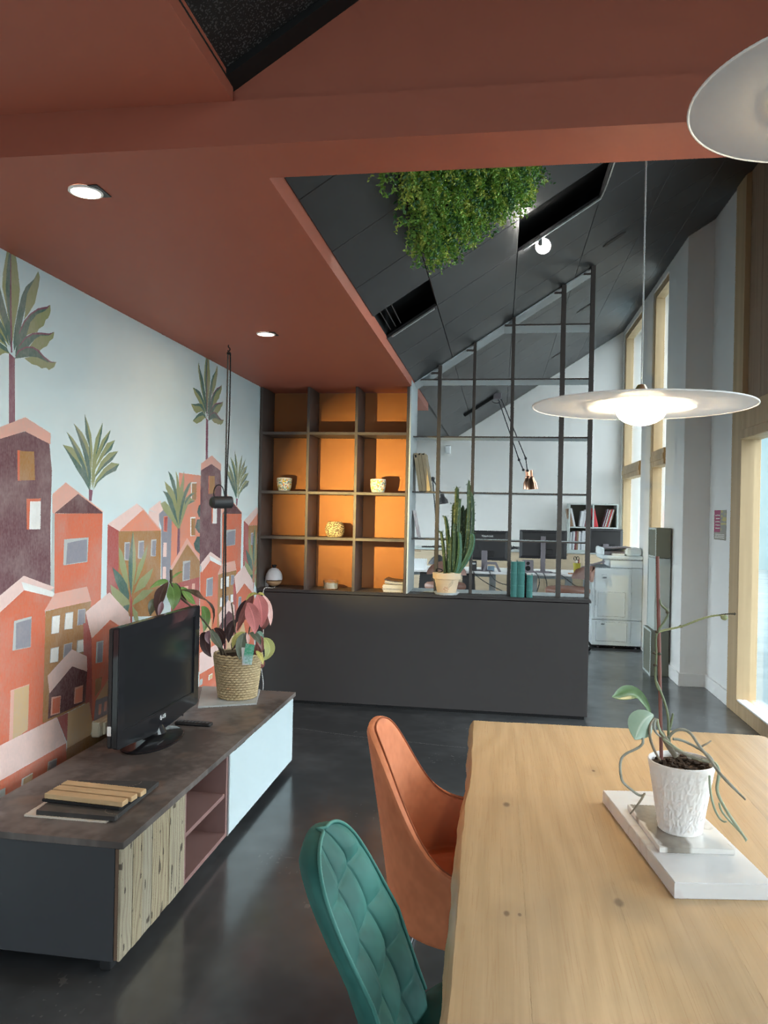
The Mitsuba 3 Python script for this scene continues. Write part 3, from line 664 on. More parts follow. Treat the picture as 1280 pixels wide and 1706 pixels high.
# ---------------------------------------------------------------- potted plant in a woven basket
LEAVES = """P 77 -1331 4170 1047 -1300 4150 968 -1294 4130 870
P 74 -1371 4120 1006 -1327 4095 931 -1309 4070 843
Q 37 -1306 4200 1043 -1274 4200 971 -1260 4200 871
R 48 -1364 4200 1045 -1415 4210 949 -1463 4220 826
M 44 -1402 4260 1011 -1455 4260 941 -1485 4260 865
R 48 -1334 4260 946 -1310 4260 887 -1328 4260 837
Y 16 -1325 4150 1052 -1359 4150 1050 -1389 4150 1013
Y 13 -1322 4140 1053 -1337 4140 1057 -1359 4140 1040
Y 15 -1341 4200 1046 -1318 4200 1050 -1298 4200 1040
Y 35 -1392 4150 836 -1432 4135 811 -1452 4120 747
G 59 -1390 4120 837 -1400 4110 758 -1399 4100 689
Q 19 -1371 4120 838 -1363 4120 802 -1366 4120 773
G 35 -1362 4140 835 -1320 4140 815 -1297 4140 771
R 46 -1355 4200 812 -1312 4200 769 -1307 4200 721
Z 55 -1297 4200 803 -1257 4185 745 -1289 4170 678
Y 25 -1310 4100 746 -1278 4085 718 -1258 4070 677
H 25 -1343 4220 832 -1319 4220 814 -1307 4220 792
R 33 -1318 4240 673 -1322 4240 639 -1337 4240 616
M 48 -1493 4280 884 -1527 4280 815 -1533 4280 750
M 30 -1477 4220 781 -1480 4220 751 -1491 4220 720
R 44 -1351 4240 768 -1343 4240 724 -1361 4240 678
G 41 -1581 4120 847 -1549 4120 794 -1506 4120 741
M 43 -1592 4200 842 -1545 4200 811 -1539 4200 748
M 55 -1604 4140 832 -1618 4140 765 -1581 4140 690
V 30 -1581 4100 847 -1591 4100 810 -1579 4100 770
M 28 -1627 4170 823 -1650 4170 796 -1661 4170 769
N 67 -1700 3836 1129 -1700 3885 1062 -1700 3876 981
M 64 -1730 3870 1132 -1730 3793 1070 -1730 3751 966
N 28 -1700 3811 1139 -1700 3701 1144 -1700 3598 1122
N 13 -1700 3851 1150 -1700 3917 1169 -1700 3996 1179
N 52 -1720 4019 1089 -1720 4112 1034 -1720 4238 971
M 45 -1740 3977 1108 -1740 4049 1058 -1740 4162 979
G 43 -1760 3812 1040 -1760 3759 1015 -1760 3739 967
B 33 -1700 3921 1083 -1700 4156 1050 -1700 4337 992 -1700 4479 897 -1700 4456 816
N 57 -1730 4353 942 -1730 4419 871 -1730 4393 785
G 38 -1750 4017 1111 -1750 4056 1035 -1750 4041 986
V 26 -1700 3744 1043 -1700 3723 1005 -1700 3701 974
--
4 -1419 4170 666 -1396 4170 763 -1393 4170 833
4 -1420 4220 656 -1386 4220 859 -1347 4220 1044
5 -1490 4180 664 -1532 4180 733 -1594 4180 842
5 -1518 4200 659 -1558 4200 728 -1611 4200 834
4 -1438 4160 667 -1453 4160 836 -1478 4160 997
5 -1530 4200 659 -1600 4191 825 -1680 4132 948 -1700 3939 1063 -1700 3835 1139
7 -1700 3852 1134 -1700 3847 1169 -1700 3845 1198"""
LCOL = {'P': (0.58, 0.20, 0.20), 'Q': (0.62, 0.34, 0.30), 'R': (0.20, 0.060, 0.050), 'M': (0.060, 0.030, 0.030), 'Y': (0.45, 0.40, 0.12), 'G': (0.075, 0.085, 0.05), 'Z': (0.40, 0.42, 0.16), 'H': (0.20, 0.32, 0.26), 'V': (0.16, 0.08, 0.095),
        'N': (0.13, 0.21, 0.055), 'B': (0.10, 0.055, 0.035)}
def leafmat(name, c):
    c2 = tuple(min(0.9, v * 1.6 + 0.03) for v in c)
    def fn(p, n, uv):
        vein = 1 - ss(0.02, 0.05, dr.abs(uv.x - 0.5))
        rib = 1 - ss(0.0, 0.22, dr.abs(dr.sin((uv.y * 11 - dr.abs(uv.x - 0.5) * 6) * 3.14159)))
        return mx(mx(c, c2, 0.28 * rib + 0.25 * fb(p.x * 40, p.y * 40, p.z * 40, octaves=2)), c2, vein * 0.8)
    scene[name] = {'type': 'twosided', 'bsdf': {'type': 'principled', 'base_color': mikit.proc(fn), 'roughness': 0.35, 'specular': 0.5}}
    return name
for k_, c_ in LCOL.items(): leafmat('m_leaf_' + k_, c_)
def leaf_mesh(pts, width, seed=0, n=13, fold=0.22, side=None, wav=0.0, peak=0.42, thick=0.0012):
    """A blade with a keeled cross-section along a spline through pts. Returns (mesh, uv)."""
    from scipy.interpolate import CubicSpline
    rg = np.random.default_rng(seed)
    p = np.asarray(pts, float)
    s = np.concatenate([[0], np.cumsum(np.linalg.norm(np.diff(p, axis=0), axis=1))]); s /= s[-1]
    c = CubicSpline(s, p) if len(p) > 2 else (lambda u: p[0] + np.outer(u, p[1] - p[0]))
    t = np.linspace(0, 1, n); P0 = c(t); tg = np.gradient(P0, axis=0); tg /= np.linalg.norm(tg, axis=1, keepdims=True) + 1e-9
    if side is None:
        nr = np.array([0.45 + rg.normal() * 0.35, -0.85, 0.25 + rg.normal() * 0.25])
    else: nr = np.asarray(side, float)
    sd = np.cross(tg, nr); sd /= np.linalg.norm(sd, axis=1, keepdims=True) + 1e-9
    nm = np.cross(sd, tg)
    ex = math.log(0.5) / math.log(peak)
    w = np.sin(PI * np.clip(t, 0, 1) ** ex) ** 0.85 * width / 2; w[0] = width * 0.05; w[-1] = width * 0.01
    us = np.array([-1, -0.5, 0, 0.5, 1.0]); rows = []
    for q in us:
        lift = fold * abs(q) ** 1.2 * w + wav * width * np.sin(t * 14 + 3 * q) * abs(q) * 0.5
        rows.append(P0 + sd * (q * w)[:, None] + nm * lift[:, None])
    top = np.stack(rows, 1); V = np.concatenate([top, top - nm[:, None, :] * thick], 1)   # (n, 10)
    uvr = np.stack([np.tile((us + 1) / 2, (n, 1)), np.tile(t[:, None], (1, 5))], -1)
    uv = np.concatenate([uvr, uvr], 1).reshape(-1, 2); Fc = []
    for i in range(n - 1):
        for j in range(4):
            a_, b_, c_, d_ = i * 10 + j, i * 10 + j + 1, (i + 1) * 10 + j + 1, (i + 1) * 10 + j
            Fc += [[a_, b_, c_], [a_, c_, d_], [a_ + 5, c_ + 5, b_ + 5], [a_ + 5, d_ + 5, c_ + 5]]
        for e in (0, 4):
            a_, d_ = i * 10 + e, (i + 1) * 10 + e
            Fc += [[a_, d_, d_ + 5], [a_, d_ + 5, a_ + 5]]
    return trimesh.Trimesh(V.reshape(-1, 3), np.array(Fc), process=False), uv
def put_leaf(parent, pts, width, m, seed, name='leaf', **kw):
    me, uv = leaf_mesh(pts, width, seed, **kw)
    return obj(name, me, m, parent, smooth=True, uv=uv)
bp = thing('basket_plant', 'leafy plant with pink, maroon and green drooping leaves in a woven basket', 'plant')
lv, st = LEAVES.split('\n--\n')
for i, ln in enumerate(lv.split('\n')):
    q = ln.split(); put_leaf(bp, np.array(q[2:], float).reshape(-1, 3) / 1000, float(q[1]) * 1.12 / 1000, 'm_leaf_' + q[0], 100 + i, wav=0.03)
mat('m_stem', (0.10, 0.075, 0.05), 0.6, 0.2)
for ln in st.split('\n'):
    q = ln.split(); obj('stem', tube(np.array(q[1:], float).reshape(-1, 3) / 1000, float(q[0]) / 1000, 7, 18), 'm_stem', bp, smooth=True)
# the basket: rows of twisted strands
def straw(p, n, uv):
    return mx((0.30, 0.215, 0.115), (0.58, 0.46, 0.28), fb(p.x * 55, p.y * 55, p.z * 90, octaves=3))
mat('m_straw', straw, 0.65, 0.2)
BC = (-1.455, 4.228)
def basket():
    out, rows = [], 17
    for i in range(rows):
        z = ZT + 0.009 + 0.0088 + i * 0.0140; t = i / (rows - 1)
        r = 0.102 + 0.029 * t
        nseg = 30
        for k in range(nseg):
            a0 = 2 * PI * (k + 0.5 * (i % 2)) / nseg
            a1 = a0 + 2 * PI / nseg * 1.25
            aa = np.linspace(a0, a1, 4); bul = 0.004 * np.sin(np.linspace(0, PI, 4))
            pts = np.stack([BC[0] + (r + bul) * np.cos(aa), BC[1] + (r + bul) * np.sin(aa), z + np.linspace(-0.004, 0.004, 4)], 1)
            out.append(tube(pts, [0.0035, 0.0078, 0.0078, 0.0035], 5, cap=False))
    return cat_(out)
bk = obj('basket', lathe([(0, ZT + 0.009), (0.100, ZT + 0.009), (0.130, ZT + 0.255), (0.122, ZT + 0.255), (0.118, ZT + 0.235), (0, ZT + 0.235)], (BC[0], BC[1], 0), 40), mat('m_straw_gap', (0.10, 0.07, 0.04), 0.7, 0.2), bp, label='woven seagrass basket')
scene[numbered(bk + '__weave')] = mikit.ply(basket(), 'm_straw', smooth=True); tag(bk + '__weave', kind='stuff')
aa = np.linspace(0, 2 * PI, 90)
obj('rim', tube(np.stack([BC[0] + (0.130 + 0.003 * np.cos(22 * aa)) * np.cos(aa), BC[1] + (0.130 + 0.003 * np.cos(22 * aa)) * np.sin(aa), ZT + 0.255 + 0.003 * np.sin(22 * aa)], 1), 0.0065, 7, cap=False), 'm_straw', bk, smooth=True)
mat('m_soil', lambda p, n, uv: mx((0.012, 0.009, 0.007), (0.05, 0.036, 0.026), nz(p.x * 120, p.y * 120, p.z * 120)), 0.9, 0.1)
obj('soil', mv(cylinder(0.118, 0.01, sections=32), BC[0], BC[1], ZT + 0.234), 'm_soil', bp)
mat('m_tag_green', lambda p, n, uv: mx(mx((0.55, 0.72, 0.72), (0.10, 0.42, 0.25), ss(0.705, 0.735, p.z)), (0.25, 0.50, 0.40), 0.7 * ss(0.5, 0.6, nz(p.x * 130, p.y * 60, p.z * 110))), 0.25, 0.5)
obj('plant_label', rot(cbx(-1.372, -1.320, 4.083, 4.085, 0.675, 0.785, 0.0005), 8, [0, 1, 0], (-1.35, 4.1, 0.73)), 'm_tag_green', bp, label='green and white plant label')
obj('label_back', rot(cbx(-1.388, -1.336, 4.089, 4.091, 0.668, 0.765, 0.0005), -4, [0, 1, 0], (-1.35, 4.1, 0.73)), 'm_white', bp)
def greytile(p, n, uv):
    return mx((0.30, 0.31, 0.30), (0.44, 0.45, 0.44), fb(p.x * 8, p.y * 8, 3.0, octaves=4))
mat('m_greytile', greytile, 0.4, 0.4)
solo('stone_tile', quad((-1.585, 3.965), (-1.305, 4.11), (-1.385, 4.43), (-1.745, 4.43), ZT, ZT + 0.009), 'm_greytile', 'pale grey stone tile under the basket on the cabinet', 'tile')
# ---------------------------------------------------------------- room divider: base counter, grid shelf, open steel shelf
DY0, DY1 = 5.915, 6.235
dc = thing('divider_counter', 'long anthracite base counter under the shelves dividing the room', 'counter')
obj('body', cbx(XL + 0.01, 0.680, DY0 + 0.006, DY1 + 0.14, 0.025, 0.872, 0.002), 'm_anthracite', dc)
obj('top', cbx(XL + 0.008, 0.692, DY0 - 0.004, DY1 + 0.15, 0.876, 0.898, 0.002), 'm_anthracite', dc)
obj('plinth', bx(XL + 0.03, 0.66, DY0 + 0.03, DY1 + 0.11, 0.0, 0.025), 'm_gap', dc)
ZC = 0.898
gs = thing('grid_shelf', 'dark umber grid shelf of twelve compartments with terracotta back', 'shelf')
obj('back_panel', bx(XL + 0.012, -0.70, DY1, DY1 + 0.018, ZC, 2.497), 'm_terra_back', gs, label='terracotta back panel')
ups = [(XL + 0.004, XL + 0.026), (-1.512, -1.491), (-1.127, -1.105), (-0.722, -0.702)]
for a, b in ups: obj('upright', cbx(a, b, DY0, DY1, ZC, 2.497, 0.001), 'm_umber', gs)
for z in (2.133, 1.665, 1.306):
    for (a, b), (c, d) in zip(ups[:-1], ups[1:]):
        obj('shelf', cbx(b, c, DY0 + 0.002, DY1, z - 0.011, z + 0.011, 0.001), 'm_umber', gs)
obj('bottom_board', cbx(XL + 0.026, -0.722, DY0, DY1, ZC, ZC + 0.003, 0.001), 'm_umber', gs)
sf = thing('steel_shelf', 'tall open steel shelf with thin boards and bronze posts under the slope', 'shelf')
FY0, FY1 = 6.066, 6.36                     # the steel frame stands back from the counter's front edge
obj('side_panel', cbx(-0.700, -0.688, DY0, FY1, ZC, zs(-0.69) - 0.012, 0.001), 'm_steel_grey', sf)
for x, w in ((-0.484, 0.030), (-0.213, 0.024), (0.083, 0.026), (0.460, 0.036), (0.676, 0.034)):
    obj('post', cbx(x - w / 2, x + w / 2, FY0, FY0 + 0.032, ZC, zs(x) - 0.006, 0.002), 'm_bronze', sf)
    obj('bracket', cbx(x - w / 2 - 0.055, x - w / 2, FY0 + 0.006, FY0 + 0.018, zs(x) - 0.075, zs(x) - 0.06, 0.001), 'm_bronze', sf)
tp = Polygon([(-0.688, zs(-0.688) - 0.016), (0.692, zs(0.692) - 0.016), (0.692, zs(0.692) - 0.004), (-0.688, zs(-0.688) - 0.004)])
obj('top_board', pr_xz(tp, FY0 + 0.034, FY1), 'm_steel_grey', sf)
for z in (3.005, 2.582, 2.129, 1.690, 1.317):
    x0 = max(-0.688, (z - 3.011) / 0.65 + 0.02)
    obj('board', cbx(x0, 0.690, FY0 + 0.036, FY1, z - 0.005, z + 0.005, 0.001), 'm_steel_grey', sf)
    obj('edge_strip', cbx(x0, 0.690, FY0 + 0.0325, FY0 + 0.0358, z - 0.0055, z + 0.0055, 0.0005), 'm_bronze', sf)
obj('bottom_board', cbx(-0.688, 0.690, FY0 + 0.034, FY1, ZC, ZC + 0.004, 0.001), 'm_steel_grey', sf)

# things on the grid shelf
Z1, Z2, Z0 = 1.676, 1.317, ZC + 0.003
def patpot(p, n, uv):
    row = dr.floor(p.z * 95); col = dr.floor(uv.x * 46 + mikit.cell_rand(row, 1, 0) * 5)
    r = mikit.cell_rand(row, col, 2); r2 = mikit.cell_rand(col, row, 7)
    c = mx((0.62, 0.60, 0.54), (0.12, 0.30, 0.40), ss(0.55, 0.56, r)); c = mx(c, (0.60, 0.42, 0.06), ss(0.72, 0.73, r)); c = mx(c, (0.55, 0.16, 0.10), ss(0.88, 0.89, r))
    ln = ss(0.25, 0.32, dr.abs(dr.abs(p.z * 95 - row - 0.5)))
    c = mx(c, (0.45, 0.44, 0.42), 0.5 * r2 * ln)
    return mx(c, (0.66, 0.64, 0.60), dr.maximum(ss(0.90, 0.91, uv.y), 1 - ss(0.07, 0.08, uv.y)))
mat('m_patpot', patpot, 0.5, 0.3)
def lathe_uv(name, prof, c, m, parent, n=48, **kw):
    pr = np.asarray(prof, float); a_ = np.linspace(0, 2 * PI, n + 1)
    P = np.stack([c[0] + pr[None, :, 0] * np.cos(a_[:, None]), c[1] + pr[None, :, 0] * np.sin(a_[:, None]), c[2] + np.tile(pr[:, 1], (n + 1, 1))], -1)
    s = (pr[:, 1] - pr[:, 1].min()) / np.ptp(pr[:, 1])
    uv = np.stack([np.tile(a_[:, None] / (2 * PI), (1, len(pr))), np.tile(s, (n + 1, 1))], -1).reshape(-1, 2)
    return obj(name, grid_mesh(P), m, parent, smooth=True, uv=uv, **kw)
def ribs(r0, r1, z0, z1, n, amp, bulge):
    t = np.linspace(0, 1, n * 5); r = r0 + (r1 - r0) * t + bulge * np.sin(PI * t) + amp * np.abs(np.sin(PI * n * t))
    return list(zip(r, z0 + (z1 - z0) * t))
for x, r0, r1, lb in ((-1.722, 0.044, 0.060, 'patterned coil pot with blue and orange dashes, in the left column of the grid shelf'), (-0.955, 0.048, 0.060, 'patterned coil pot with yellow dashes, in the right column of the grid shelf')):
    k = thing('patterned_pot', lb, 'pot')
    pr = [(0, 0), (r0, 0)] + ribs(r0, r1, 0.002, 0.108, 9, 0.0025, 0.006) + [(r1 - 0.006, 0.109), (r1 - 0.010, 0.03), (0, 0.03)]
    lathe_uv('body', pr, (x, 6.045, Z1), 'm_patpot', k)
k = thing('round_vase', 'round woven straw vase in the middle of the grid shelf', 'vase')
pr = [(0, 0), (0.045, 0)] + [(0.040 + 0.037 * math.sin(PI * (0.1 + 0.83 * t)) ** 0.7 + 0.0028 * abs(math.sin(PI * 9 * t)), 0.001 + 0.122 * t) for t in np.linspace(0, 1, 64)] + [(0.044, 0.121), (0.046, 0.06), (0, 0.02)]
def straw2(p, n, uv):
    return mx((0.16, 0.11, 0.06), (0.58, 0.44, 0.25), ss(0.35, 0.65, fb(uv.x * 60, p.z * 180, 1.0, octaves=2)))
mat('m_straw_dark', straw2, 0.65, 0.2)
lathe_uv('body', pr, (-1.297, 6.045, Z2), 'm_straw_dark', k)
k = thing('aroma_diffuser', 'white egg-shaped diffuser with a pale wooden foot, bottom left of the grid shelf', 'diffuser')
eg = lambda a, b: [(0.074 * math.sin(PI * t) ** 0.9 * (1.06 - 0.28 * t), 0.006 + 0.150 * (1 - math.cos(PI * t)) / 2) for t in np.linspace(a, b, 26)]
mat('m_egg_white', (0.62, 0.61, 0.63), 0.4, 0.4); mat('m_palewood', lambda p, n, uv: mx((0.45, 0.26, 0.14), (0.56, 0.36, 0.21), fb(p.x * 40, p.y * 40, p.z * 120, octaves=3)), 0.45, 0.3)
obj('shell', lathe([(0, 0.046 + 0.006)] + [q for q in eg(0.0, 1.0) if q[1] > 0.05], (-1.793, 6.045, Z0)), 'm_egg_white', k, smooth=40)
obj('wooden_base', lathe([(0, 0.006)] + [q for q in eg(0.0, 1.0) if q[1] <= 0.053] + [(0, 0.053)], (-1.793, 6.045, Z0)), 'm_palewood', k, smooth=40)
obj('spout', lathe([(0, 0.15), (0.013, 0.15), (0.014, 0.168), (0.019, 0.170), (0.019, 0.178), (0, 0.178)], (-1.793, 6.045, Z0)), 'm_gap', k, smooth=30)
for q in range(3): obj('foot', mv(cylinder(0.006, 0.008, sections=12), -1.793 + 0.03 * math.cos(2.1 * q), 6.045 + 0.03 * math.sin(2.1 * q), Z0 + 0.004), 'm_gap', k)
solo('white_cable', tube([(-1.771, 6.0, 0.906), (-1.80, 5.93, 0.905), (-1.826, 5.904, 0.902), (-1.835, 5.896, 0.86), (-1.828, 5.90, 0.52), (-1.838, 5.90, 0.28), (-1.826, 5.90, 0.20), (-1.835, 5.90, 0.03)], 0.0026, 8, 50), 'm_white', 'thin white cable hanging down the counter from the diffuser', 'cable', smooth=True)
k = thing('small_remote', 'little grey remote standing against the left side of the grid shelf', 'remote control')
obj('case', rot(cbx(-1.872, -1.840, 6.05, 6.058, Z0, Z0 + 0.088, 0.002), -6, [1, 0, 0], (-1.85, 6.05, Z0)), 'm_alu', k)
for q in range(3): obj('button', rot(cbx(-1.862, -1.850, 6.047, 6.050, Z0 + 0.03 + 0.017 * q, Z0 + 0.040 + 0.017 * q, 0.001), -6, [1, 0, 0], (-1.85, 6.05, Z0)), 'm_gap', k)
scene['m_glass'] = {'type': 'dielectric', 'int_ior': 1.5}
k = thing('candle', 'cream candle in a clear glass tumbler at the bottom of the grid shelf', 'candle')
obj('glass', lathe([(0, 0), (0.058, 0), (0.060, 0.004), (0.060, 0.072), (0.0565, 0.072), (0.0565, 0.006), (0, 0.006)], (-1.318, 6.03, Z0 + 0.0005), 48), 'm_glass', k, smooth=40)
mat('m_wax', (0.74, 0.64, 0.44), 0.5, 0.3)
obj('wax', lathe([(0, 0.0075), (0.0555, 0.0075), (0.0555, 0.050), (0.03, 0.048), (0, 0.048)], (-1.318, 6.03, Z0), 40), 'm_wax', k, smooth=40)
obj('wick', rod((-1.318, 6.03, Z0 + 0.047), (-1.316, 6.03, Z0 + 0.058), 0.0012, 6), 'm_gap', k)
mat('m_paper', (0.66, 0.63, 0.58), 0.7, 0.2); mat('m_paper_grey', (0.40, 0.38, 0.37), 0.6, 0.2); mat('m_cover_dark', (0.10, 0.075, 0.07), 0.35, 0.4)
rg = np.random.default_rng(5)
for q in range(9):
    dx, a = rg.uniform(-0.006, 0.006), rg.uniform(-3, 3)
    top = q >= 6
    z0_ = Z0 + 0.0095 * q
    k = thing('magazine', ('dark-covered magazine curling on top of the pile at the bottom right of the grid shelf', '%s magazine, %s from the bottom of the pile in the grid shelf' % ('grey' if q % 4 == 2 else 'white', ('first', 'second', 'third', 'fourth', 'fifth', 'sixth', 'seventh', 'eighth', '')[q]))[0 if q == 8 else 1], 'magazine', 'magazines piled on the grid shelf')
    m = cbx(-0.887 + dx + (0.012 if top else 0), -0.728 + dx * 0.2, 5.95, 6.16, z0_, z0_ + 0.0088, 0.002)
    if q >= 6:
        m = m.subdivide().subdivide().subdivide(); v = m.vertices.copy(); t = np.clip((v[:, 0] + 0.887) / 0.16, 0, 1); v[:, 2] += (0.020 * (1 - t) ** 2 + 0.004 * t ** 6) * (1 + 0.15 * (q - 6)) * 0.8; m.vertices = v
    obj('pages', m, 'm_cover_dark' if q == 8 else ('m_paper', 'm_paper', 'm_paper_grey', 'm_paper')[q % 4], k)

# things on the steel shelf
mat('m_binder', lambda p, n, uv: mx((0.34, 0.265, 0.17), (0.42, 0.335, 0.22), fb(p.x * 30, p.y * 20, p.z * 12, octaves=3)), 0.6, 0.2)
ZB = 1.6955
wh = ('leftmost', 'middle', 'rightmost')
for q in range(3):
    k = thing('document_box', f'tan cardboard document box leaning left on the steel shelf, {wh[q]} of three', 'document box', None)
    x0 = -0.636 + 0.0315 * q
    bm = lambda m: rot(m, -9.5, [0, 1, 0], (x0, 6.2, ZB))
    obj('case', bm(cbx(x0, x0 + 0.0295, 6.108, 6.35, ZB, ZB + 0.305, 0.002)), 'm_binder', k)
    obj('label_slot' if q else 'finger_hole', bm(cbx(x0 + 0.008, x0 + 0.022, 6.1065, 6.1079, ZB + 0.270 if q == 0 else ZB + 0.292, ZB + 0.290 if q == 0 else ZB + 0.302, 0.0005)), 'm_gap', k)
mat('m_pinkmag', lambda p, n, uv: mx((0.60, 0.54, 0.55), (0.40, 0.25, 0.28), ss(0.5, 0.6, fb(p.x * 40, p.y * 40, p.z * 30, octaves=2)) * 0.6), 0.4, 0.4)
solo('brochure', rot(cbx(-0.638, -0.632, 6.11, 6.32, 1.324, 1.548, 0.001), -12, [0, 1, 0], (-0.638, 6.2, 1.324)), 'm_pinkmag', 'pale pink brochure leaning on the left side of the steel shelf', 'brochure')

def teal(p, n, uv): return mx((0.040, 0.155, 0.145), (0.060, 0.215, 0.195), fb(p.x * 30, p.y * 30, p.z * 60, octaves=3))
mat('m_teal_book', teal, 0.55, 0.3); mat('m_teal_line', (0.13, 0.33, 0.29), 0.4, 0.3)
ZF = ZC
for q, (a, b, h, lb) in enumerate(((0.098, 0.144, 0.268, 'tall teal book on the counter, next to the bronze post'), (0.146, 0.202, 0.270, 'tall teal book on the counter between the other two'), (0.216, 0.262, 0.170, 'short teal book at the right of the row on the counter'))):
    k = thing('book', lb, 'book')
    xs = np.linspace(a, b, 9); cv = 5.958 - 0.006 * np.cos(np.linspace(-PI / 2, PI / 2, 9))
    pg = Polygon(list(zip(xs, cv)) + [(b, 6.14), (a, 6.14)])
    obj('cover', pr_xy(pg.difference(rect(a + 0.003, b - 0.003, 5.965, 6.2)), ZF, ZF + h), 'm_teal_book', k)
    obj('pages', bx(a + 0.0032, b - 0.0032, 5.966, 6.135, ZF + 0.003, ZF + h - 0.004), 'm_paper', k)
    for t in (0.32, 0.68): obj('spine_band', cbx(a + 0.006, b - 0.006, 5.9515, 5.958, ZF + h * t, ZF + h * t + 0.0025, 0.0005), 'm_teal_line', k)
k = thing('book', 'narrow black notebook between the teal books on the counter', 'book')
obj('cover', cbx(0.2035, 0.2145, 5.975, 6.12, ZF, ZF + 0.175, 0.001), 'm_gap', k)

# the cactus in its painted clay pot
k = thing('cactus', 'tall candelabra cactus in a painted clay pot on a white saucer on the counter', 'plant')
PX, PY = -0.392, 5.987
mat('m_clay', lambda p, n, uv: mx((0.66, 0.49, 0.33), (0.74, 0.58, 0.41), fb(p.x * 18, p.y * 18, p.z * 14, octaves=4)), 0.7, 0.2)
obj('pot', lathe([(0, 0.0095), (0.072, 0.0095), (0.095, 0.118), (0.108, 0.122), (0.110, 0.165), (0.101, 0.168), (0.094, 0.12), (0.090, 0.11), (0, 0.11)], (PX, PY, ZF), 48), 'm_clay', k, smooth=35, label='pale clay pot with painted flowers')
mat('m_saucer', (0.62, 0.66, 0.67), 0.4, 0.4)
obj('saucer', lathe([(0, 0), (0.086, 0), (0.100, 0.018), (0.096, 0.019), (0.084, 0.009), (0, 0.009)], (PX, PY, ZF), 48), 'm_saucer', k, smooth=35)
obj('soil', mv(cylinder(0.09, 0.03, sections=30), PX, PY, ZF + 0.125), 'm_soil', k)
mat('m_pebble', (0.62, 0.55, 0.46), 0.6, 0.3)
for x, y, r in ((PX + 0.045, PY - 0.065, 0.026), (PX - 0.045, PY - 0.06, 0.022), (PX + 0.075, PY - 0.03, 0.02), (PX - 0.08, PY - 0.02, 0.02)):
    m = icosphere(2, r); m.apply_scale((1.5, 1, 0.75)); obj('pebble', mv(m, x, y, ZF + 0.155), 'm_pebble', k, smooth=True)
mat('m_paint_red', (0.42, 0.14, 0.06), 0.6, 0.2); mat('m_paint_grey', (0.30, 0.27, 0.22), 0.6, 0.2)
def on_pot(u, z, r_=0.003):      # a point on the pot's wall
    a_ = -PI / 2 + u; r0 = 0.074 + 0.021 * (z - 0.014) / 0.104 + 0.0006
    return np.array([PX + r0 * math.cos(a_), PY + r0 * math.sin(a_), ZF + z])
for q in range(6):
    d = 2 * PI * q / 6; c0 = (0.02, 0.047)
    obj('painted_petal', tube([on_pot(c0[0] + 0.07 * math.cos(d), c0[1] + 0.006 * math.sin(d)), on_pot(c0[0] + 0.19 * math.cos(d), c0[1] + 0.016 * math.sin(d)), on_pot(c0[0] + 0.27 * math.cos(d), c0[1] + 0.021 * math.sin(d))], [0.0009, 0.0020, 0.0008], 6), 'm_paint_red', k)
obj('painted_stem', tube([on_pot(0.25, 0.06), on_pot(0.5, 0.078), on_pot(0.62, 0.105)], 0.0008, 6, 12), 'm_paint_grey', k)
for q in range(4): obj('painted_leaf', tube([on_pot(0.30 + 0.09 * q, 0.066 + 0.010 * q), on_pot(0.27 + 0.09 * q, 0.082 + 0.010 * q), on_pot(0.32 + 0.09 * q, 0.094 + 0.008 * q)], [0.0008, 0.0014, 0.0006], 5), 'm_paint_grey', k)
def cact(p, n, uv):
    return mx(mx((0.022, 0.048, 0.022), (0.058, 0.105, 0.045), fb(p.x * 50, p.y * 50, p.z * 14, octaves=3)), (0.20, 0.24, 0.12), 0.6 * ss(0.62, 0.8, nz(p.x * 90, p.y * 90, p.z * 60)))
mat('m_cactus', cact, 0.5, 0.4); mat('m_cactus_blue', lambda p, n, uv: mx((0.040, 0.110, 0.075), (0.085, 0.19, 0.12), fb(p.x * 50, p.y * 50, p.z * 20, octaves=3)), 0.45, 0.4)
STEMS = [(0.0104, [[-0.408, 6.02, 1.06], [-0.429, 6.02, 1.282], [-0.45, 6.02, 1.385]]), (0.0129, [[-0.387, 6.04, 1.06], [-0.39, 6.04, 1.311], [-0.418, 6.04, 1.504]]), (0.0141, [[-0.364, 6.1, 1.06], [-0.359, 6.1, 1.368], [-0.358, 6.1, 1.601]]), (0.0154, [[-0.345, 6.06, 1.06], [-0.334, 6.06, 1.428], [-0.332, 6.06, 1.735]]),
         (0.0147, [[-0.334, 6.02, 1.06], [-0.317, 6.02, 1.429], [-0.31, 6.02, 1.642]]), (0.0141, [[-0.321, 6.1, 1.06], [-0.305, 6.1, 1.311], [-0.303, 6.1, 1.573]]), (0.0135, [[-0.322, 6.11, 1.06], [-0.29, 6.12, 1.311], [-0.285, 6.12, 1.591]]), (0.0141, [[-0.318, 6.08, 1.05], [-0.265, 6.08, 1.313], [-0.256, 6.08, 1.568]]),
         (0.0166, [[-0.318, 6.04, 1.05], [-0.25, 6.04, 1.286], [-0.239, 6.04, 1.787]]), (0.0166, [[-0.325, 6.075, 1.05], [-0.219, 6.08, 1.314], [-0.22, 6.08, 1.696]]), (0.0141, [[-0.325, 6.0, 1.06], [-0.296, 5.995, 1.201], [-0.304, 5.99, 1.384]]), (0.0178, [[-0.32, 6.02, 1.05], [-0.216, 6.0, 1.231], [-0.205, 6.0, 1.374]]), (0.0141, [[-0.373, 6.01, 1.06], [-0.373, 6.0, 1.227], [-0.371, 6.0, 1.342]]),
         (0.013, [[-0.352, 6.03, 1.05], [-0.345, 6.0, 1.25], [-0.344, 6.0, 1.45]])]
